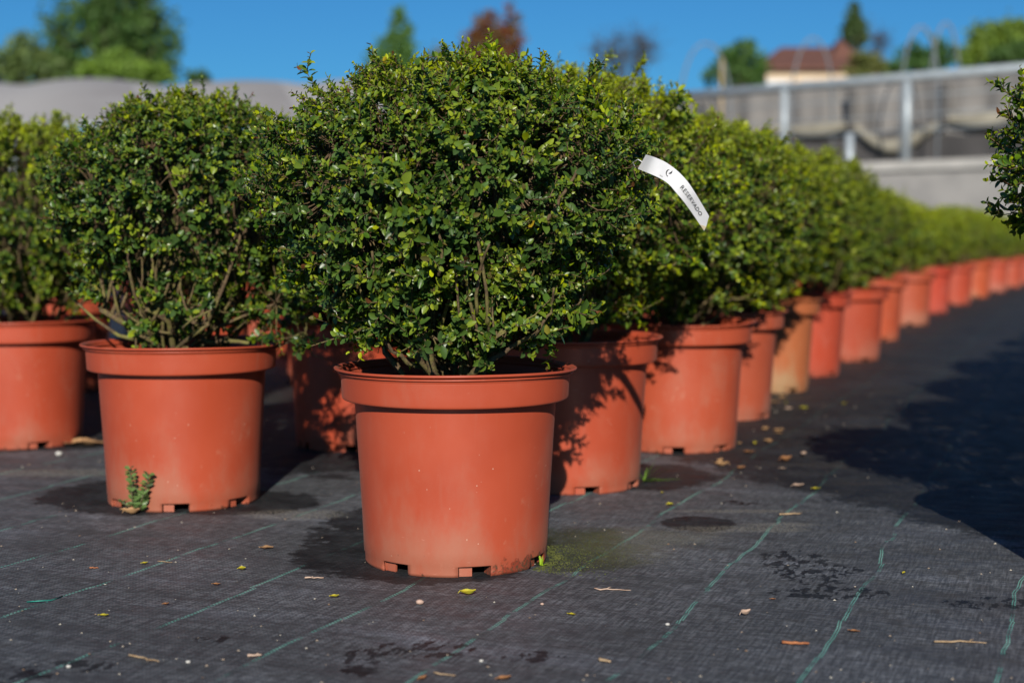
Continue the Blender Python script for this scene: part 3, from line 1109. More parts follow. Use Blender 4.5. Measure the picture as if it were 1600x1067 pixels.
def twig(label, px, py, length, rz, r, mat, side=1, group=None, seed=0):
    rng = random.Random(seed)
    g = on_ground(px, py)
    mb = MB()
    pts = []
    n = 7
    for i in range(n):
        t = i / (n - 1)
        pts.append(((t - 0.5) * length, rng.uniform(-1, 1) * length * 0.035, r + 0.0006 + rng.uniform(0, 0.001)))
    mb.tube(pts, [r * (1 - 0.45 * i / (n - 1)) * rng.uniform(0.85, 1.2) for i in range(n)], 6)
    for q in range(side):
        k = rng.choice([2, 3, 4])
        p = Vector(pts[k])
        e = p + Vector((length * 0.13, rng.choice([-1, 1]) * length * 0.14, 0.001))
        mb.tube([p, (p + e) / 2 + Vector((0, 0, 0.0006)), e], [r * 0.6, r * 0.5, r * 0.3], 5)
    o = mb.build("twig", mat, None, g)
    o.rotation_euler = (0, 0, rz)
    return tag(o, label, "twig", group)


def stone(name, label, cat, px, py, size, mat, seed=0, group=None, flat=0.6):
    rng = np.random.default_rng(seed)
    g = on_ground(px, py)
    mb = MB()
    vs = []
    nu, nv = 8, 5
    vs.append((0, 0, 0))
    for j in range(1, nv):
        th = pi * j / nv
        for i in range(nu):
            a = 2 * pi * i / nu
            r = 0.5 * size * (1 + rng.normal(0, 0.10))
            vs.append((r * sin(th) * cos(a), r * sin(th) * sin(a) * 0.8, 0.5 * size * flat * (1 - cos(th))))
    vs.append((0, 0, size * flat))
    fs = [(0, 1 + (i + 1) % nu, 1 + i) for i in range(nu)]
    for j in range(nv - 2):
        for i in range(nu):
            a = 1 + j * nu
            fs.append((a + i, a + (i + 1) % nu, a + nu + (i + 1) % nu, a + nu + i))
    a = 1 + (nv - 2) * nu
    fs += [(a + i, a + (i + 1) % nu, len(vs) - 1) for i in range(nu)]
    mb.add(vs, fs, True)
    o = mb.build(name, mat, None, g)
    return tag(o, label, cat, group)


YEL = simple("yellow_leaf", (0.52, 0.42, 0.03), (0.35, 0.36, 0.03), 120, 0.5)
BRN = simple("dry_leaf", (0.36, 0.17, 0.07), (0.22, 0.09, 0.035), 150, 0.75, 0.3, 0.001)
TAN = simple("tan_leaf", (0.48, 0.28, 0.13), (0.34, 0.19, 0.09), 90, 0.75, 0.3, 0.001)
PNK = simple("pale_leaf", (0.52, 0.38, 0.29), (0.38, 0.25, 0.18), 120, 0.75)
WD = simple("dry_wood", (0.42, 0.30, 0.18), (0.27, 0.18, 0.10), 200, 0.8, 0.4, 0.0006)
WDR = simple("reddish_wood", (0.42, 0.16, 0.06), (0.27, 0.09, 0.035), 200, 0.75, 0.3, 0.0006)
WHT = simple("white_stone", (0.6, 0.58, 0.54), (0.42, 0.4, 0.37), 150, 0.8)
PST = simple("pinkish_stone", (0.55, 0.38, 0.30), (0.42, 0.28, 0.22), 150, 0.8)
GL = "small leaves fallen on the black cloth"
LEAVES = [
    ("small yellow leaf beside the round dark stain right of the front pot", 1047, 790, .011, 20, YEL, .4),
    ("tiny yellow leaf between the two right-hand green lines", 1412, 897, .008, 60, YEL, .4),
    ("tiny yellow leaf low in the middle, right of the curled yellow one", 893, 962, .009, -30, YEL, .3),
    ("curled yellow-green leaf just below the front pot", 731, 930, .018, 8, YEL, .7),
    ("tiny yellow leaf below left of the front pot", 523, 934, .010, 15, YEL, .5),
    ("tiny yellow leaf between the bare-stemmed pot and the tan disc", 378, 891, .009, 10, YEL, .5),
    ("yellow-green leaf below the weed, near the left green lines", 226, 882, .008, 30, YEL, .5),
    ("yellowish leaf low on the left, near the loose green thread", 162, 964, .010, 5, YEL, .4),
    ("tiny yellow leaf above the round dark stain", 1035, 771, .006, 60, YEL, .3),
    ("yellow leaf on the damp cloth near the curled orange one", 1275, 765, .014, 0, YEL, .3),
    ("round tan scrap of leaf left of the front pot", 417, 857, .0165, 5, TAN, .12),
    ("pale pinkish leaf bent upright right of the middle", 1165, 962, .015, 40, PNK, .8),
    ("curled orange-brown leaf on the damp cloth of the aisle", 1228, 721, .026, 30, BRN, .8),
    ("pinkish brown leaf on the edge of the damp cloth", 1247, 761, .022, 25, PNK, .4),
    ("small orange-brown leaf scrap at the far right front", 1335, 988, .011, -20, BRN, .2),
    ("brown leaf scrap at the bottom edge, right of the pale bottom twig", 787, 1063, .014, 25, BRN, .4),
    ("dark little leaf at the bottom, under the front pot", 660, 1062, .012, 60, BRN, .3),
    ("small brown leaf scrap left of the middle", 338, 915, .009, 0, BRN, .4),
    ("tiny brown scrap to the upper right of the pale bent leaf", 1208, 1068 - 130, .006, 0, BRN, .3),
    ("small brown leaf under the fallen twig on the left", 259, 946, .007, 30, BRN, .5),
]
for (lb, px, py, sz, rz, m, cu) in LEAVES:
    leaf_litter("fallen_leaf", lb, "fallen leaf", px, py, sz, R(rz), m, cu, GL, 0.85 if "disc" in lb or "round" in lb else 0.5)
GLF = "brown litter leaves along the damp edge of the aisle"
rng = random.Random(8)
for k in range(30):
    t = rng.random()
    px = 1200 + rng.gauss(0, 45)
    py = 625 + rng.gauss(0, 16) if k < 16 else 690 + rng.gauss(0, 22)
    if py < 600:
        py = 612
    leaf_litter("fallen_leaf", "blurred brown or yellow litter leaf on the damp cloth beside the edge pots", "fallen leaf", px, py, rng.uniform(.012, .026),
                rng.uniform(0, 6), rng.choice([BRN, TAN, TAN, YEL, PNK]), rng.uniform(.2, .8), GLF)
leaf_litter("fallen_leaf", "large tan dead leaf lying between the two left-hand pots", "fallen leaf", 128, 696, .105, R(-4), TAN, 0.22, GL, 0.45)
leaf_litter("fallen_leaf", "dry leaf tucked against the left pot, beside the large tan one", "fallen leaf", 92, 691, .05, R(20), TAN, 0.5, GL, 0.5)
GT = "twigs dropped on the black cloth"
twig("forked pale twig at the bottom left", 225, 1031, .038, R(-32), .0011, WD, 2, GT, 1)
twig("thin knobbly twig right of the front pot's shadow", 957, 923, .041, R(-8), .0008, PNK, 1, GT, 2)
twig("short reddish stick on the green line at the lower right", 1243, 1008, .026, R(-12), .0017, WDR, 0, GT, 3)
twig("long crooked pale twig at the lower right edge", 1500, 1005, .050, R(-6), .0010, WD, 1, GT, 4)
twig("short knobbly twig left of the front pot", 491, 905, .022, R(5), .0011, PNK, 1, GT, 5)
twig("pale stub of wood on the green line at the bottom middle", 945, 1036, .013, R(-40), .0018, WD, 0, GT, 6)
twig("thin curved stalk left, across a green line", 258, 879, .022, R(-25), .0006, WD, 0, GT, 7)
twig("pale twig at the bottom edge, left of the middle", 695, 1056, .022, R(-25), .0009, WD, 0, GT, 8)
twig("short stub of pale twig on the left green line at the bottom", 398, 1027, .013, R(15), .0015, PNK, 1, GT, 9)
twig("short brown stick left, on the second green line", 147, 889, .011, R(-10), .0009, WDR, 0, GT, 10)
twig("pale reddish twig beyond the round stain", 1235, 805, .034, R(14), .0014, WD, 0, GT, 11)
GP = "little stones on the black cloth"
stone("pebble", "small pinkish stone just left of the curled yellow leaf", "pebble", 656, 944, .0095, PST, 1, GP)
stone("pebble", "white pebble behind the weed, near the far left pot", "pebble", 92, 712, .014, WHT, 2, GP)
stone("pebble", "white pebble between the forked twig and the short pale stub", "pebble", 294, 1036, .005, WHT, 3, GP)
stone("pebble", "tiny white stone to the left of the pale bent leaf", "pebble", 1043, 977, .005, WHT, 4, GP)
stone("pebble", "tiny white stone beside the dark little leaf", "pebble", 752, 1034, .0045, WHT, 5, GP)
stone("pebble", "whitish stone to the left of the forked twig", "pebble", 107, 1043, .005, WHT, 6, GP)
stone("pebble", "tiny tan stone right of the front pot's lowest leaf", "pebble", 847, 945, .0045, PST, 7, GP)
# grit scattered all over: nobody could count it
rng = np.random.default_rng(77)
mb = MB()
for _ in range(520):
    y = 1.2 + 2.6 * rng.random() ** 1.5
    x = rng.uniform(-0.42, 0.42) * y
    s = rng.uniform(0.0004, 0.0013) * (1.0 + 0.3 * y)
    d = [np.array(v) * s * rng.uniform(0.6, 1.2) for v in ((1, 0, 0), (-1, 0, 0), (0, 1, 0), (0, -1, 0), (0, 0, 0.8), (0, 0, -0.3))]
    mb.add([np.array([x, y, 0.0004]) + q for q in d], [(0, 2, 4), (2, 1, 4), (1, 3, 4), (3, 0, 4)])
tag(mb.build("grit", simple("grit", (0.5, 0.47, 0.4), (0.2, 0.12, 0.07), 90, 0.8)), kind='stuff')
mb = MB()
for _ in range(1500):
    # thickest right against the pot's foot, thinning out over the damp cloth
    a_ = R(rng.uniform(-38, 30))
    rr_ = 0.116 + abs(rng.normal(0, .035))
    q = (-0.07 + rr_ * cos(a_), 1.83 + rr_ * sin(a_), 0)
    s = rng.uniform(0.0004, 0.0011) * (1.5 if rr_ < .13 else 1.0)
    d = [np.array(v) * s * rng.uniform(0.6, 1.2) for v in ((1, 0, 0), (-1, 0, 0), (0, 1, 0), (0, -1, 0), (0, 0, 1.0), (0, 0, -0.3))]
    mb.add([np.array(q) + w for w in d], [(0, 2, 4), (2, 1, 4), (1, 3, 4), (3, 0, 4)])
tag(mb.build("moss", simple("moss", (0.028, 0.038, 0.009), (0.11, 0.12, 0.025), 60, 0.9)), kind='stuff')

# a loose green thread pulled out of the cloth
q0, q1, q2, q3 = on_ground(42, 942), on_ground(62, 944), on_ground(80, 940), on_ground(98, 932)
mb = MB()
mb.tube([q0 + Vector((0, 0, .0015)), q1 + Vector((0, 0, .004)), q2 + Vector((0, 0, .002)), q3 + Vector((0, 0, .0008))], .0007, 5)
tag(mb.build("loose_thread", simple("green_thread", (0.03, 0.30, 0.23), (0.02, 0.2, 0.16), 90, 0.5)), "loose green thread sticking out of the cloth at the left", "thread")

# ------------------------------------------------------------------ weeds
GRASS = simple("grass_blade", (0.16, 0.30, 0.03), (0.10, 0.20, 0.02), 60, 0.5)


def blade(mb, p, d, length, width, bend):
    p = Vector(p)
    d = Vector(d).normalized()
    side = d.cross(Vector((0, 0, 1))).normalized()
    vs = []
    n = 7
    for i in range(n):
        t = i / (n - 1)
        c = p + d * (length * t) + Vector((0, 0, -bend * length * t * t))
        c.z = max(c.z, 0.001)
        w = width * (1 - t) ** 0.6 * 0.5
        vs += [c - side * w, c + Vector((0, 0, -w * 0.5)), c + side * w]
    fs = []
    for i in range(n - 1):
        a = i * 3
        fs += [(a, a + 1, a + 4, a + 3), (a + 1, a + 2, a + 5, a + 4)]
    mb.add(vs, fs, True)


g = on_ground(1006, 752)
t = thing("grass_tuft", "little tuft of bright green grass beside the second pot's foot", "grass tuft", g)
for (d, l, w, b) in (((.9, -.1, .10), .066, .0045, .02), ((.7, -.3, .5), .055, .004, .1), ((.4, -.2, .95), .048, .0042, .15), ((.55, -.1, .75), .050, .0045, .25), ((.35, 0, .9), .038, .004, .2), ((-.3, -.2, .7), .03, .004, .3),
                     ((.8, -.3, .35), .040, .0035, .3), ((.2, .3, .8), .03, .003, .2), ((.9, .35, .3), .045, .003, .3)):
    mb = MB()
    blade(mb, (0, 0, 0), d, l, w, b)
    mb.build("blade", GRASS, t)

g = on_ground(216, 801)
t = thing("weed", "small dark-leaved weed growing against the bare-stemmed shrub's pot", "weed", g)
rng = np.random.default_rng(9)
stems = [((0, 0, 0), (-.010, -.004, .064)), ((.002, 0, 0), (.018, -.008, .056)), ((-.002, 0, 0), (-.006, -.012, .034)), ((.003, 0, 0), (.010, -.01, .028)), ((0, -.002, 0), (-.02, -.012, .018))]
LP, LA, LN, LL, LW, LT = [], [], [], [], [], []
mb = MB()
for a, b in stems:
    a, b = np.array(a), np.array(b)
    m = (a + b) / 2 + rng.normal(0, .002, 3)
    mb.tube([a, m, b], [.0011, .0009, .0005], 5)
    L = np.linalg.norm(b - a)
    n = int(L / .005)
    for i in range(n):
        u = (i + 1) / n
        p = a + (b - a) * u
        for sg in (1, -1):
            LP.append(p)
            LA.append(np.array([sg * 1.0, rng.normal(-.2, .4), rng.uniform(.2, 1.0)]))
            LN.append(np.array([-sg * .4, -.7, .7]) + rng.normal(0, .3, 3))
            LL.append(rng.uniform(.007, .013))
            LW.append(rng.uniform(.004, .007))
            LT.append(np.array([.16, .26, .08]) if rng.random() < .5 else np.array([.05, .05, .03]))
mb.build("stem", simple("weed_stem", (.12, .10, .05), (.1, .05, .04), 60, .7), t)
n = len(LP)
link("foliage", leaves_mesh("foliage", np.array(LP), np.array(LA), np.array(LN), np.array(LL), np.array(LW), np.array(LT), np.full(n, .4), np.full(n, .1), LEAF), t)
leaf_litter("fallen_leaf", "orange dead leaves heaped at the foot of the small weed", "fallen leaf", 206, 804, .022, R(15), TAN, .8, GL, .6)
leaf_litter("fallen_leaf", "single orange dead leaf touching the pot behind the small weed", "fallen leaf", 194, 800, .014, R(-25), TAN, .6, GL, .6)
# seedling at the foot of the front pot, right side
g = on_ground(846, 884)
t = thing("seedling", "tiny lime green seedling at the right foot of the front pot", "seedling", g)
mb = MB()
for d, l in (((.2, -.2, .9), .012), ((-.5, -.4, .5), .010), ((.8, -.1, .5), .010), ((.1, .1, 1), .016), ((-.2, .5, 1.2), .020)):
    blade(mb, (0, 0, 0), d, l, .004, .2)
mb.build("foliage", simple("seedling_leaf", (.28, .42, .02), (.2, .33, .02), 60, .5), t)

# ------------------------------------------------------------------ the RESERVADO tag
tagm = N("tag_paper")
f = tagm.noise(tagm.obj(), 60, 3)
TAGM = tagm.bsdf(tagm.mix(tagm.ramp(f, .3, .7), (.80, .80, .82), (.74, .74, .77)), .45, .4)
INK = simple("ink", (.015, .015, .02), (.02, .02, .025), 30, .6)
CREAM = simple("tag_edge", (.72, .62, .42), (.6, .5, .33), 50, .6)
cpx = [(996, 253, 1.70), (1010, 258, 1.675), (1028, 266, 1.665), (1044, 277, 1.66), (1058, 292, 1.66), (1070, 308, 1.665), (1082, 326, 1.675), (1094, 345, 1.685), (1101, 356, 1.69)]
wpx = [(-6, 11), (-5, 12.0), (-4.5, 12.2), (-6, 10.6), (-8.5, 8.6), (-8.8, 6.4), (-8.2, 5.6), (-7.6, 5.2), (-7.4, 5.0)]     # half width vector, image down-left
cpx = [(a + 7, b, c_) for (a, b, c_) in cpx]
cs = [at(*p) for p in cpx]
ws = []
for (p, w) in zip(cpx, wpx):
    v = at(p[0] + w[0], p[1] + w[1], p[2]) - at(*p)
    v.y += 0.0028
    ws.append(v)
arc = [0.0]
for a, b in zip(cs, cs[1:]):
    arc.append(arc[-1] + (b - a).length)


def catmull(P, i, t):
    p0, p1, p2, p3 = P[max(i - 1, 0)], P[i], P[i + 1], P[min(i + 2, len(P) - 1)]
    return 0.5 * ((2 * p1) + (p2 - p0) * t + (2 * p0 - 5 * p1 + 4 * p2 - p3) * t * t + (3 * p1 - p0 - 3 * p2 + p3) * t ** 3)


def strip(s, t):
    """point on the tag: s metres along, t in -1 (upper edge) .. 1 (lower edge)"""
    s = min(max(s, 0), arc[-1] - 1e-6)
    i = max(k for k in range(len(arc) - 1) if arc[k] <= s)
    u = (s - arc[i]) / (arc[i + 1] - arc[i])
    return catmull(cs, i, u) + catmull(ws, i, u) * t


def strip_n(s, t):
    e = 0.0015
    a = strip(s + e, t) - strip(s - e, t)
    b = strip(s, t + 0.1) - strip(s, t - 0.1)
    n = a.cross(b).normalized()
    return n if n.y < 0 else -n


T = thing("plant_tag", "white paper strip printed RESERVADO curling off the front shrub's right side", "plant tag", strip(0, 0))
org = T.location.copy()
mb = MB()
NSG = 44
vs = []
for i in range(NSG + 1):
    for j in range(5):
        t = -1 + 0.5 * j
        # slanting cut at the loose end
        smax = arc[-1] - 0.013 * (1 - (t + 1) / 2) ** 1.0
        s = smax * i / NSG
        vs.append(strip(s, t) - org)
fs = [(i * 5 + j, (i + 1) * 5 + j, (i + 1) * 5 + j + 1, i * 5 + j + 1) for i in range(NSG) for j in range(4)]
bk = [v + Vector((0, 0.00035, 0)) for v in vs]
mb.add(vs, fs, True)
mb.add(bk, [tuple(reversed(f)) for f in fs], True)
mb.build("paper_strip", TAGM, T)
mb = MB()                                      # cream edge at the loose tip
mb.add([strip(arc[-1] - .0045, .25) - org + Vector((0, -.0003, 0)), strip(arc[-1] - .001, .98) - org + Vector((0, -.0003, 0)), strip(arc[-1] - .010, .98) - org + Vector((0, -.0003, 0))], [(0, 1, 2)])
mb.build("worn_tip", CREAM, T)
mb = MB()                                      # the loop that goes round the stem
p = strip(0, 0) - org
mb.tube([p, p + Vector((-.004, .006, .003)), p + Vector((-.009, .016, .000)), p + Vector((-.006, .018, -.006)), p + Vector((-.001, .008, -.006)), strip(.001, .6) - org], .0005, 5)
mb.build("tie_loop", TAGM, T)


def text_mesh(body, size):
    cu = bpy.data.curves.new("lettering", 'FONT')
    cu.body = body
    cu.size = size
    cu.space_character = 1.12
    cu.resolution_u = 3
    cu.offset = size * 0.008
    o = bpy.data.objects.new("lettering", cu)
    COL.objects.link(o)
    bpy.context.view_layer.update()
    me = bpy.data.meshes.new_from_object(o.evaluated_get(bpy.context.evaluated_depsgraph_get()))
    bpy.data.objects.remove(o)
    return me


def lay(me, name, s0, t0, half, sx=1.0):
    """wrap a flat x/y mesh on the strip: x runs along it, y towards its upper edge; `half` = half width in metres"""
    for v in me.vertices:
        s, t = s0 + v.co.x * sx, t0 - v.co.y / half
        v.co = strip(s, t) - org + strip_n(s, t) * 0.00045
    me.materials.clear()
    me.materials.append(INK)
    return link(name, me, T)


lay(text_mesh("RESERVADO", .0068), "lettering", arc[4] - .001, .25, .0086, 1.12)
mbs = MB()                                     # the minute line under the emblem, too small to read
for k in range(6):
    x = .0007 * k
    h_ = (.0013, .0010, .0013, .0009, .0012, .0010)[k]
    mbs.add([(x, 0, 0), (x + .0003, 0, 0), (x + .0003, h_, 0), (x, h_, 0)], [(0, 1, 2, 3)])
me = bpy.data.meshes.new("small_print")
me.from_pydata(mbs.v, [], mbs.f)
lay(me, "small_print", arc[2] - .0005, .72, .0093)


def crescent(x0, y0, r, a0, a1, w):
    vs, fs = [], []
    n = 12
    for i in range(n + 1):
        a = a0 + (a1 - a0) * i / n
        ww = w * math.sin(pi * i / n) + .0001
        vs += [(x0 + (r - ww) * cos(a), y0 + (r - ww) * sin(a), 0), (x0 + (r + ww) * cos(a), y0 + (r + ww) * sin(a), 0)]
    for i in range(n):
        fs.append((2 * i, 2 * i + 1, 2 * i + 3, 2 * i + 2))
    return vs, fs


mb = MB()
mb.add(*crescent(.0012, .0006, .0042, R(120), R(250), .00055))
mb.add(*crescent(-.0016, .0040, .0040, R(-70), R(20), .0007))
mb.add([(-.0008, -.0030, 0), (.0002, -.0036, 0), (.0010, -.0030, 0), (.0001, -.0022, 0)], [(0, 1, 2, 3)])
me = bpy.data.meshes.new("emblem")
me.from_pydata(mb.v, [], mb.f)
lay(me, "emblem", arc[3] - .006, -.05, .0093)

# ------------------------------------------------------------------ background: nets, fence, wall
nn = N("grey_shade_net")
px_, py_, _ = nn.sep(nn.obj())[:3]
fold_shade = nn.math('FRACT', nn.math('DIVIDE', nn.math('ADD', px_, nn.math('MULTIPLY', py_, 0.27)), 2.7))
f_ = nn.noise(nn.obj(), 0.7, 5, 0.6)
colr = nn.mix(nn.ramp(fold_shade, 0.15, 0.85), (0.37, 0.355, 0.345), (0.27, 0.255, 0.25))  # tone falls off across each bay, painting the shading of the folds
colr = nn.mix(nn.ramp(f_, 0.35, 0.65, 0, 0.5), colr, (0.34, 0.33, 0.325))
NET = nn.bsdf(colr, 0.85, 0.3)
NETF = simple("grey_net_side", (0.26, 0.245, 0.23), (0.19, 0.18, 0.17), 0.9, 0.85)
SHADE_EAVE = simple("interior_shade", (0.055, 0.052, 0.052), (0.035, 0.033, 0.033), 0.8, 0.9)  # dark colour stands for the shade under the left eave
SHADE_OPEN = simple("shaded_opening", (0.085, 0.080, 0.080), (0.058, 0.055, 0.055), 0.8, 0.9)  # dark colour stands for the shaded inside of the tunnel
NETG = simple("gathered_grey_net", (0.13, 0.125, 0.12), (0.09, 0.087, 0.084), 0.8, 0.9)
NETC = simple("cream_net", (0.36, 0.33, 0.26), (0.25, 0.23, 0.18), 2.0, 0.85)
GALV = simple("galvanised_steel", (0.42, 0.47, 0.50), (0.34, 0.38, 0.41), 8, 0.45, metal=0.2)
CONC = simple("concrete", (0.34, 0.325, 0.31), (0.28, 0.27, 0.26), 2.5, 0.9, 0.2, 0.01)
CONL = simple("pale_coping", (0.48, 0.46, 0.43), (0.4, 0.385, 0.36), 3, 0.9)

# the long shade house on the left: a roof net sagging between hoops, eave pipe, a dark sheet for the shaded interior
T = thing("shade_house", "long low shade house with sagging grey roof net behind the left shrubs", "shade house", (-6, 24, 0))
rng = np.random.default_rng(3)
mb = MB()
NX, NY = 90, 14
x0, x1 = -14.0, 2.4
vs = []
for i in range(NX + 1):
    X = x0 + (x1 - x0) * i / NX
    for j in range(NY + 1):
        u = j / NY
        Y = 24.0 + 6.0 * u
        bay = 2.7
        # the hoops lean, so the folds run diagonally over the roof
        ph = (X + 1.6 * u) / bay
        sag = 0.17 * (abs(math.sin(pi * ph)) ** 0.7 - 0.8)
        Z = 2.20 + 1.27 * math.sin(u * pi / 2) ** 1.1 + sag * (0.25 + 0.75 * u) + 0.03 * math.sin(X * 1.3)
        vs.append((X + 6, Y - 24, Z))
fs = [(i * (NY + 1) + j, (i + 1) * (NY + 1) + j, (i + 1) * (NY + 1) + j + 1, i * (NY + 1) + j + 1) for i in range(NX) for j in range(NY)]
mb.add(vs, fs, True)
mb.build("roof_net", NET, T)
mb = MB()
mb.tube([(x0 + 6, -.05, 2.19), (x1 + 6, -.05, 2.19)], .05, 8)
mb.build("eave_pipe", GALV, T)
mb = MB()
vs = []
for i in range(161):
    X = x0 + (x1 - x0) * i / 160
    d = .06 * math.sin(X * 9) + .03 * math.sin(X * 23)
    vs += [(X + 6, .15 + d, 0), (X + 6, .15 + d, 2.1)]
mb.add(vs, [(2 * i, 2 * i + 2, 2 * i + 3, 2 * i + 1) for i in range(160)], True)
mb.build("side_net_or_shade", SHADE_EAVE, T)  # dark sheet in place of the shaded interior below the eave
for k in range(6):
    mb = MB()
    X = x0 + 6 + .6 + 2.7 * k
    mb.tube([(X, 0, 0), (X, 0, 2.2)], .035, 8)
    mb.build("post", GALV, T)

# terrace wall with the pipe fence on it
A = Vector((1.2, 23.4, 0))
B = Vector((8.2, 16.75, 0))
dirw = (B - A).normalized()
ang = math.atan2(dirw.y, dirw.x)
Lw = (B - A).length
nrm = Vector((dirw.y, -dirw.x, 0))       # towards the camera side
if nrm.y > 0:
    nrm = -nrm
T = thing("terrace_wall", "low grey concrete terrace wall with paler coping under the pipe fence", "wall", A, ang)
mb = MB()
mb.box((Lw / 2, 0.15, 0.64), (Lw, .24, 1.28))
mb.build("wall_face", CONC, T)
mb = MB()
mb.box((Lw / 2, 0.15, 1.345), (Lw, .34, .13))
mb.build("coping", CONL, T)
T = thing("pipe_fence", "galvanised pipe fence with wires standing on the terrace wall", "fence", A + Vector((0, 0, 1.41)), ang)
mb = MB()
mb.tube([(0, .15, 1.10), (Lw, .15, 1.10)], .062, 10)
mb.build("top_rail", GALV, T)


def s_at(px, off=0.15):
    """distance along the wall where photo column px meets it"""
    u = (px - 800) / F
    p = A - nrm * off
    return (u * p.y - p.x) / (dirw.x - u * dirw.y)


for s in (s_at(1222), s_at(1412), s_at(1640), s_at(1030)):
    mb = MB()
    mb.tube([(s, .15, 0), (s, .15, 1.12)], .055, 10)
    mb.build("post", GALV, T)
mb = MB()
mb.tube([(s_at(1333), .0, -0.38), (s_at(1333), .0, .40)], .055, 10)
mb.build("short_post", GALV, T)
for z in (.86, .62, .42):
    mb = MB()
    mb.tube([(0, .15, z), (Lw / 2, .15, z - .015), (Lw, .15, z)], .008, 5)
    mb.build("wire", GALV, T)

# the side of the shade house behind the fence: hanging grey net, folded strips, cream swags, a dark sheet for the shaded opening
T = thing("shade_house", "grey netted side of the shade house behind the pipe fence on the right", "shade house", A + Vector((0, 0, -.05)) - nrm * 3.2, ang)
T.scale = (1, 1, 1.12)
mb = MB()
vs = []
n = 160
LW_ = Lw + 5
for i in range(n + 1):
    X = -1.5 + LW_ * i / n
    d = .05 * math.sin(X * 5.3) + .03 * math.sin(X * 13)
    ph = (X / 1.9) % 1.0
    low = 1.98 - .22 * math.sin(pi * ph)
    for z in (low, 2.2, 2.42, 2.58):
        vs.append((X, d * (z < 2.5), z))
mb.add(vs, [(4 * i + j, 4 * i + 4 + j, 4 * i + 5 + j, 4 * i + 1 + j) for i in range(n) for j in range(3)], True)
mb.build("side_net_or_shade", NETF, T)
mb = MB()
vs = []
for i in range(n + 1):
    X = -1.5 + LW_ * i / n
    d = .04 * math.sin(X * 9)
    ph = (X / 1.9) % 1.0
    vs += [(X, -.05 + d * .4, 0.6), (X, -.05 + d * .4, 2.0 - .22 * math.sin(pi * ph))]
mb.add(vs, [(2 * i, 2 * i + 2, 2 * i + 3, 2 * i + 1) for i in range(n)], True)
mb.build("opening_shade", SHADE_OPEN, T)  # dark sheet hung in front, its colour imitating the unlit interior
sa = [s_at(p_, 3.2) for p_ in (1228, 1334, 1478, 1600)]
for k, (sx, ln, dp) in enumerate(((sa[0] - 1.6, 1.55, .10), (sa[0], sa[1] - sa[0], .06), (sa[1], sa[2] - sa[1], .30), (sa[2], sa[3] - sa[2], .05), (sa[3], 1.9, .2))):
    mb = MB()
    pts = []
    for i in range(17):
        u = i / 16
        pts.append((sx + ln * u, -.12, 2.0 - dp * 4 * u * (1 - u) * (1 + .2 * math.sin(5 * u))))
    mb.tube(pts, [.05 + .06 * math.sin(pi * i / 16) ** 2 for i in range(17)], 9)
    mb.build("rolled_net", NETC, T)
for sx in (sa[0] - 1.6, sa[1], sa[2], sa[3] + .8):
    mb = MB()
    pts = [(sx + .02 * math.sin(3 * z), -.16, 1.9 + .6 * z / 1.0 * .98) for z in np.linspace(0, 1, 8)]
    mb.tube(pts, [.055, .06, .075, .085, .08, .075, .08, .085], 8)
    mb.build("gathered_net", NETG, T)
# hoops that carry the net, rising above the fence
GH = "thin steel hoops of the net tunnels rising above the fence"
HP = simple("hoop_steel", (0.20, 0.22, 0.24), (0.15, 0.17, 0.19), 8, 0.5, metal=0.2)
for (pa, pb, top, Y, lb) in ((1062, 1142, 68, 24.5, "wide arch nearest the bare tree"), (1236, 1302, 60, 24.0, "narrow arch in front of the house roof"),
                             (1408, 1466, 42, 22.0, "arch just right of the tall fence post"), (1452, 1500, 36, 23.5, "faint arch furthest to the right"),
                             ):
    a = at(pa, 150, Y)
    b = at(pb, 150, Y)
    tz = at((pa + pb) / 2, top, Y).z
    mb = MB()
    pts = [(a.x, Y, 0.0)]
    zs = 2.3
    for i in range(19):
        t = pi * i / 18
        pts.append(((a.x + b.x) / 2 - (b.x - a.x) / 2 * cos(t), Y, zs + (tz - zs) * sin(t) ** .85))
    pts.append((b.x, Y, 0.0))
    mb.tube(pts, .019, 6)
    tag(mb.build("tunnel_hoop", HP), "thin steel hoop, " + lb, "hoop", GH)
p = at(1128, 92, 23.2)
mb = MB()
mb.tube([(p.x, p.y, 0), (p.x, p.y, p.z)], [.034, .028], 8)
tag(mb.build("wooden_stake", simple("stake_wood", (.36, .28, .17), (.28, .21, .13), 5, .8)), "slim brown wooden stake standing between the shrubs and the fence", "stake")

# ------------------------------------------------------------------ hill, house, trees
mb = MB()
vs, nx, ny = [], 40, 16
for i in range(nx + 1):
    for j in range(ny + 1):
        X, Y = -90 + 200 * i / nx, 44 + 190 * j / ny
        h = 3.6 * (1 - math.exp(-((Y - 44) / 26) ** 2)) * (0.75 + 0.25 * math.sin(X * .05 + 1)) - 0.05
        vs.append((X, Y, h))
mb.add(vs, [(i * (ny + 1) + j, (i + 1) * (ny + 1) + j, (i + 1) * (ny + 1) + j + 1, i * (ny + 1) + j + 1) for i in range(nx) for j in range(ny)], True)
tag(mb.build("hill", simple("meadow", (.06, .10, .02), (.04, .07, .015), .5, .95)), kind='structure')

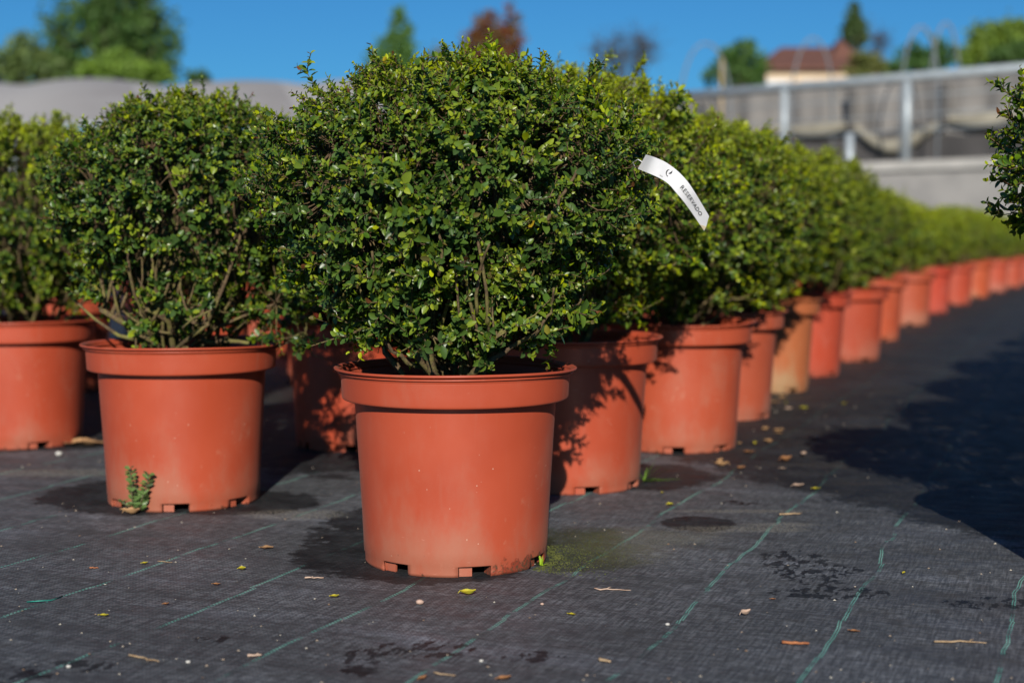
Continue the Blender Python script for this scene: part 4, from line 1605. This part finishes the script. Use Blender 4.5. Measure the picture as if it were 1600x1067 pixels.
HY = 72.0
hl, hr = at(1188, 104, HY).x, at(1390, 104, HY).x
ez = at(1190, 106, HY).z
rzt = at(1300, 65, HY + 3).z
T = thing("house", "cream house with a brown-red hipped roof on the hill beyond the fence", "house", ((hl + hr) / 2, HY, 0))
w = (hr - hl) / 2
WALLM = simple("cream_render", (.72, .55, .38), (.66, .50, .35), 1, .9)
ROOFM = simple("brown_tiles", (.17, .075, .052), (.13, .058, .042), 3, .85)
mb = MB()
mb.box((0, 4.5, (ez + 1) / 2), (2 * w - .6, 9, ez - 1))
mb.build("wall", WALLM, T)
mb = MB()
o = .35
mb.add([(-w - o, -o, ez), (w + o, -o, ez), (w + o, 9 + o, ez), (-w - o, 9 + o, ez), (-w * .42, 4.5, rzt - .1), (w * .55, 4.5, rzt - .1),
        (-w - o, -o, ez - .15), (w + o, -o, ez - .15), (w + o, 9 + o, ez - .15), (-w - o, 9 + o, ez - .15)],
       [(0, 1, 5, 4), (1, 2, 5), (2, 3, 4, 5), (3, 0, 4), (0, 6, 7, 1), (1, 7, 8, 2), (2, 8, 9, 3), (3, 9, 6, 0), (6, 9, 8, 7)])
rf = mb.build("roof", ROOFM, T)
mb = MB()
mb.add([(w * .15, 1.2, ez + .3), (w * .75, 1.2, ez + .3), (w * .75, 5.4, ez + .3), (w * .15, 5.4, ez + .3), (w * .45, 3.0, rzt + .12), (w * .45, 4.4, rzt + .12)],
       [(0, 1, 4), (1, 2, 5, 4), (2, 3, 5), (3, 0, 4, 5)])
mb.build("raised_roof", ROOFM, rf)
GLS = simple("pale_blind", (.72, .74, .76), (.66, .69, .72), 2, .5)
for cx in (-w * .72, -w * .18, w * .35):
    mb = MB()
    mb.box((cx, -.03, ez - 1.25), (1.15, .1, 1.3))
    f_ = mb.build("window", GALV, T)
    mb = MB()
    mb.box((cx, -.095, ez - 1.25), (.95, .04, 1.1))
    mb.build("blind", GLS, f_)


def tree(name, label, cat, x, y, z0, blobs, n, leaf, col, col2, trunk=.2, bare=False, group=None, seed=1, sx=1.0):
    """blobs: (dx, dz, rx, rz) in metres from the foot; leaves gather in clumps on their shells, with gaps between"""
    rng = np.random.default_rng(seed)
    T = thing(name, label, cat, (x, y, z0), 0, group)
    tz = max(b[1] for b in blobs)
    wood = MB()
    wood.tube([(0, 0, -.3), (.05, 0, tz * .35), (-.04, .05, tz * .7), (0, 0, tz)], [trunk, trunk * .8, trunk * .5, trunk * .15], 8)
    P, Cc = [], []
    for (dx, dz, rx, rz) in blobs:
        k = max(10, int(n * rx * rz / sum(b[2] * b[3] for b in blobs) / 26))
        c = np.array([dx, 0, dz])
        d = unit(rng.normal(0, 1, (k, 3)))
        cl = c + d * np.array([rx, rx, rz]) * (rng.uniform(.35, 1.0, (k, 1)) ** .6)
        for q in cl:
            if rng.random() < .28 or bare:
                f = np.array([0, 0, min(max(q[2] * .5, .3), tz)])
                wood.tube([f, (f + q) / 2 + rng.normal(0, .12, 3), q], [trunk * .22, trunk * .12, trunk * .05], 4, False)
            if bare:
                for _ in range(6):
                    e = q + rng.normal(0, .45, 3)
                    wood.tube([q, (q + e) / 2 + rng.normal(0, .08, 3), e], [.018, .012, .007], 3, False)
            sz = rng.uniform(.6, 1.25) * .22 * (rx + rz) * .5
            m = 26
            pp = q + rng.normal(0, sz, (m, 3))
            P.append(pp)
            tc = (col + (col2 - col) * np.clip(rng.normal(.5, .3) + .2 * rng.normal(0, 1, (m, 1)), 0, 1)) * 1.5
            Cc.append(tc)
    wood.build("trunk", BARKF, T)
    if not bare or leaf:
        P = np.concatenate(P)
        Cc = np.concatenate(Cc)
        m = len(P)
        me = leaves_mesh("crown", P, rng.normal(0, 1, (m, 3)) + np.array([0, 0, .3]), rng.normal(0, .7, (m, 3)) + np.array([0, -.5, .6]),
                         rng.uniform(.7, 1.3, m) * leaf, rng.uniform(.5, .8, m) * leaf, Cc, np.full(m, .2), np.full(m, .1), TREELEAF, False)
        link("crown", me, T)
    return T


BARKF = simple("tree_bark", (.10, .08, .06), (.07, .055, .04), 3, .9)
c = lambda *a: np.array(a)


def px_tree(name, label, cat, Y, cx, base_z, blobs_px, **k):
    """blobs given as photo pixels (x, y, rx, ry) at distance Y"""
    x = at(cx, 200, Y).x
    s = Y / F
    bl = [((bx - cx) * s, at(bx, by, Y).z - base_z, rx * s, ry * s) for (bx, by, rx, ry) in blobs_px]
    return tree(name, label, cat, x, Y, base_z, bl, **k)


px_tree("broadleaf_tree", "big dark green broadleaf tree rising out of frame at top left", "tree", 60, 185, 1.2,
        [(120, 50, 48, 40), (180, 20, 60, 55), (235, 60, 48, 50), (150, 95, 60, 40), (240, 105, 40, 28), (90, 95, 30, 35), (200, 70, 55, 50), (215, -30, 45, 40), (160, -20, 40, 40)],
        n=9000, leaf=.24, col=c(.018, .058, .012), col2=c(.055, .115, .018), trunk=.4, seed=3)
px_tree("broadleaf_tree", "paler olive tree left of the big dark one", "tree", 57, 42, 1.0,
        [(50, 85, 32, 28), (20, 105, 30, 30), (68, 110, 30, 30), (-15, 110, 28, 22)], n=3200, leaf=.22, col=c(.07, .11, .03), col2=c(.14, .18, .06), trunk=.25, seed=5)
px_tree("bush", "bright yellow-green bush at the foot of the big dark tree", "bush", 52, 180, .8,
        [(150, 116, 28, 14), (185, 106, 30, 20), (225, 114, 30, 15), (255, 118, 16, 10)], n=1600, leaf=.2, col=c(.12, .20, .02), col2=c(.17, .26, .03), trunk=.1, seed=6)
px_tree("bush", "small dark bush peeking over the shade house roof", "bush", 55, 320, .8, [(320, 120, 20, 10)], n=300, leaf=.2, col=c(.03, .08, .03), col2=c(.05, .1, .04), trunk=.08, seed=7)
px_tree("conifer_tree", "pointed green conifer behind the front shrub's left shoulder", "tree", 58, 613, 1.0,
        [(625, 28, 9, 16), (622, 52, 18, 20), (618, 80, 28, 22), (610, 100, 38, 18), (612, 125, 40, 16)], n=3000, leaf=.18, col=c(.04, .11, .02), col2=c(.07, .16, .03), trunk=.2, seed=8)
px_tree("copper_tree", "dark red-leaved tree behind the front shrub's top", "tree", 58, 772, 1.0,
        [(763, 48, 28, 20), (800, 35, 10, 26), (745, 70, 22, 22), (785, 68, 28, 24), (770, 95, 42, 22)], n=3000, leaf=.18, col=c(.10, .012, .009), col2=c(.19, .026, .016), trunk=.2, seed=9)
px_tree("bush", "brownish bush between the conifer and the red tree", "bush", 60, 690, 1.0, [(690, 95, 22, 16), (715, 100, 20, 12)], n=600, leaf=.18, col=c(.10, .08, .03), col2=c(.14, .10, .04), trunk=.1, seed=10)
px_tree("bare_tree", "leafless purplish-grey tree against the sky right of the front shrub", "tree", 62, 975, 1.0,
        [(945, 75, 30, 18), (985, 68, 30, 18), (1010, 82, 26, 14), (970, 95, 34, 16)], n=1500, leaf=.0, col=c(.1, .08, .09), col2=c(.1, .08, .09), trunk=.14, bare=True, seed=11)
px_tree("broadleaf_tree", "dark green tree just left of the cream house", "tree", 64, 1150, 1.5,
        [(1155, 78, 20, 18), (1135, 105, 26, 22), (1172, 105, 24, 22), (1115, 122, 20, 12), (1180, 122, 18, 10)], n=2600, leaf=.2, col=c(.02, .065, .012), col2=c(.06, .14, .02), trunk=.18, seed=12)
px_tree("conifer_tree", "dark conifer rising behind the cream house roof", "tree", 88, 1331, 2.5,
        [(1331, 14, 7, 12), (1331, 30, 13, 14), (1331, 45, 18, 14), (1332, 60, 22, 12)], n=2400, leaf=.2, col=c(.03, .055, .018), col2=c(.05, .08, .025), trunk=.25, seed=13)
px_tree("bush", "olive-brown bush in front of the cream house's right corner", "bush", 66, 1350, 2.0,
        [(1345, 100, 19, 14), (1364, 104, 18, 14), (1342, 118, 22, 10), (1384, 114, 14, 12)], n=1600, leaf=.2, col=c(.10, .095, .025), col2=c(.15, .14, .04), trunk=.12, seed=14)
px_tree("bare_tree", "thin grey leafless tree behind the olive bush", "tree", 74, 1372, 2.0, [(1372, 60, 12, 12), (1368, 75, 14, 10)], n=260, leaf=0, col=c(.1, .1, .1), col2=c(.1, .1, .1), trunk=.08, bare=True, seed=15)
px_tree("broadleaf_tree", "dark green tree between the olive bush and the lime ones", "tree", 62, 1430, 1.5,
        [(1420, 90, 24, 18), (1450, 82, 26, 18), (1405, 105, 18, 12), (1475, 90, 22, 16), (1450, 105, 30, 10)], n=2200, leaf=.2, col=c(.02, .07, .012), col2=c(.05, .12, .02), trunk=.18, seed=16)
px_tree("broadleaf_tree", "rounded yellow-green tree at the top right edge", "tree", 50, 1560, 1.2,
        [(1535, 70, 28, 26), (1570, 62, 34, 28), (1610, 60, 34, 30), (1510, 88, 22, 16), (1560, 90, 36, 16)], n=3600, leaf=.2, col=c(.09, .15, .015), col2=c(.17, .23, .02), trunk=.2, seed=17)
px_tree("broadleaf_tree", "dark green bush in front of the yellow-green tree", "tree", 44, 1575, .8,
        [(1560, 92, 26, 12), (1600, 84, 26, 20), (1635, 80, 24, 20)], n=1400, leaf=.18, col=c(.02, .05, .01), col2=c(.04, .09, .015), trunk=.14, seed=18)
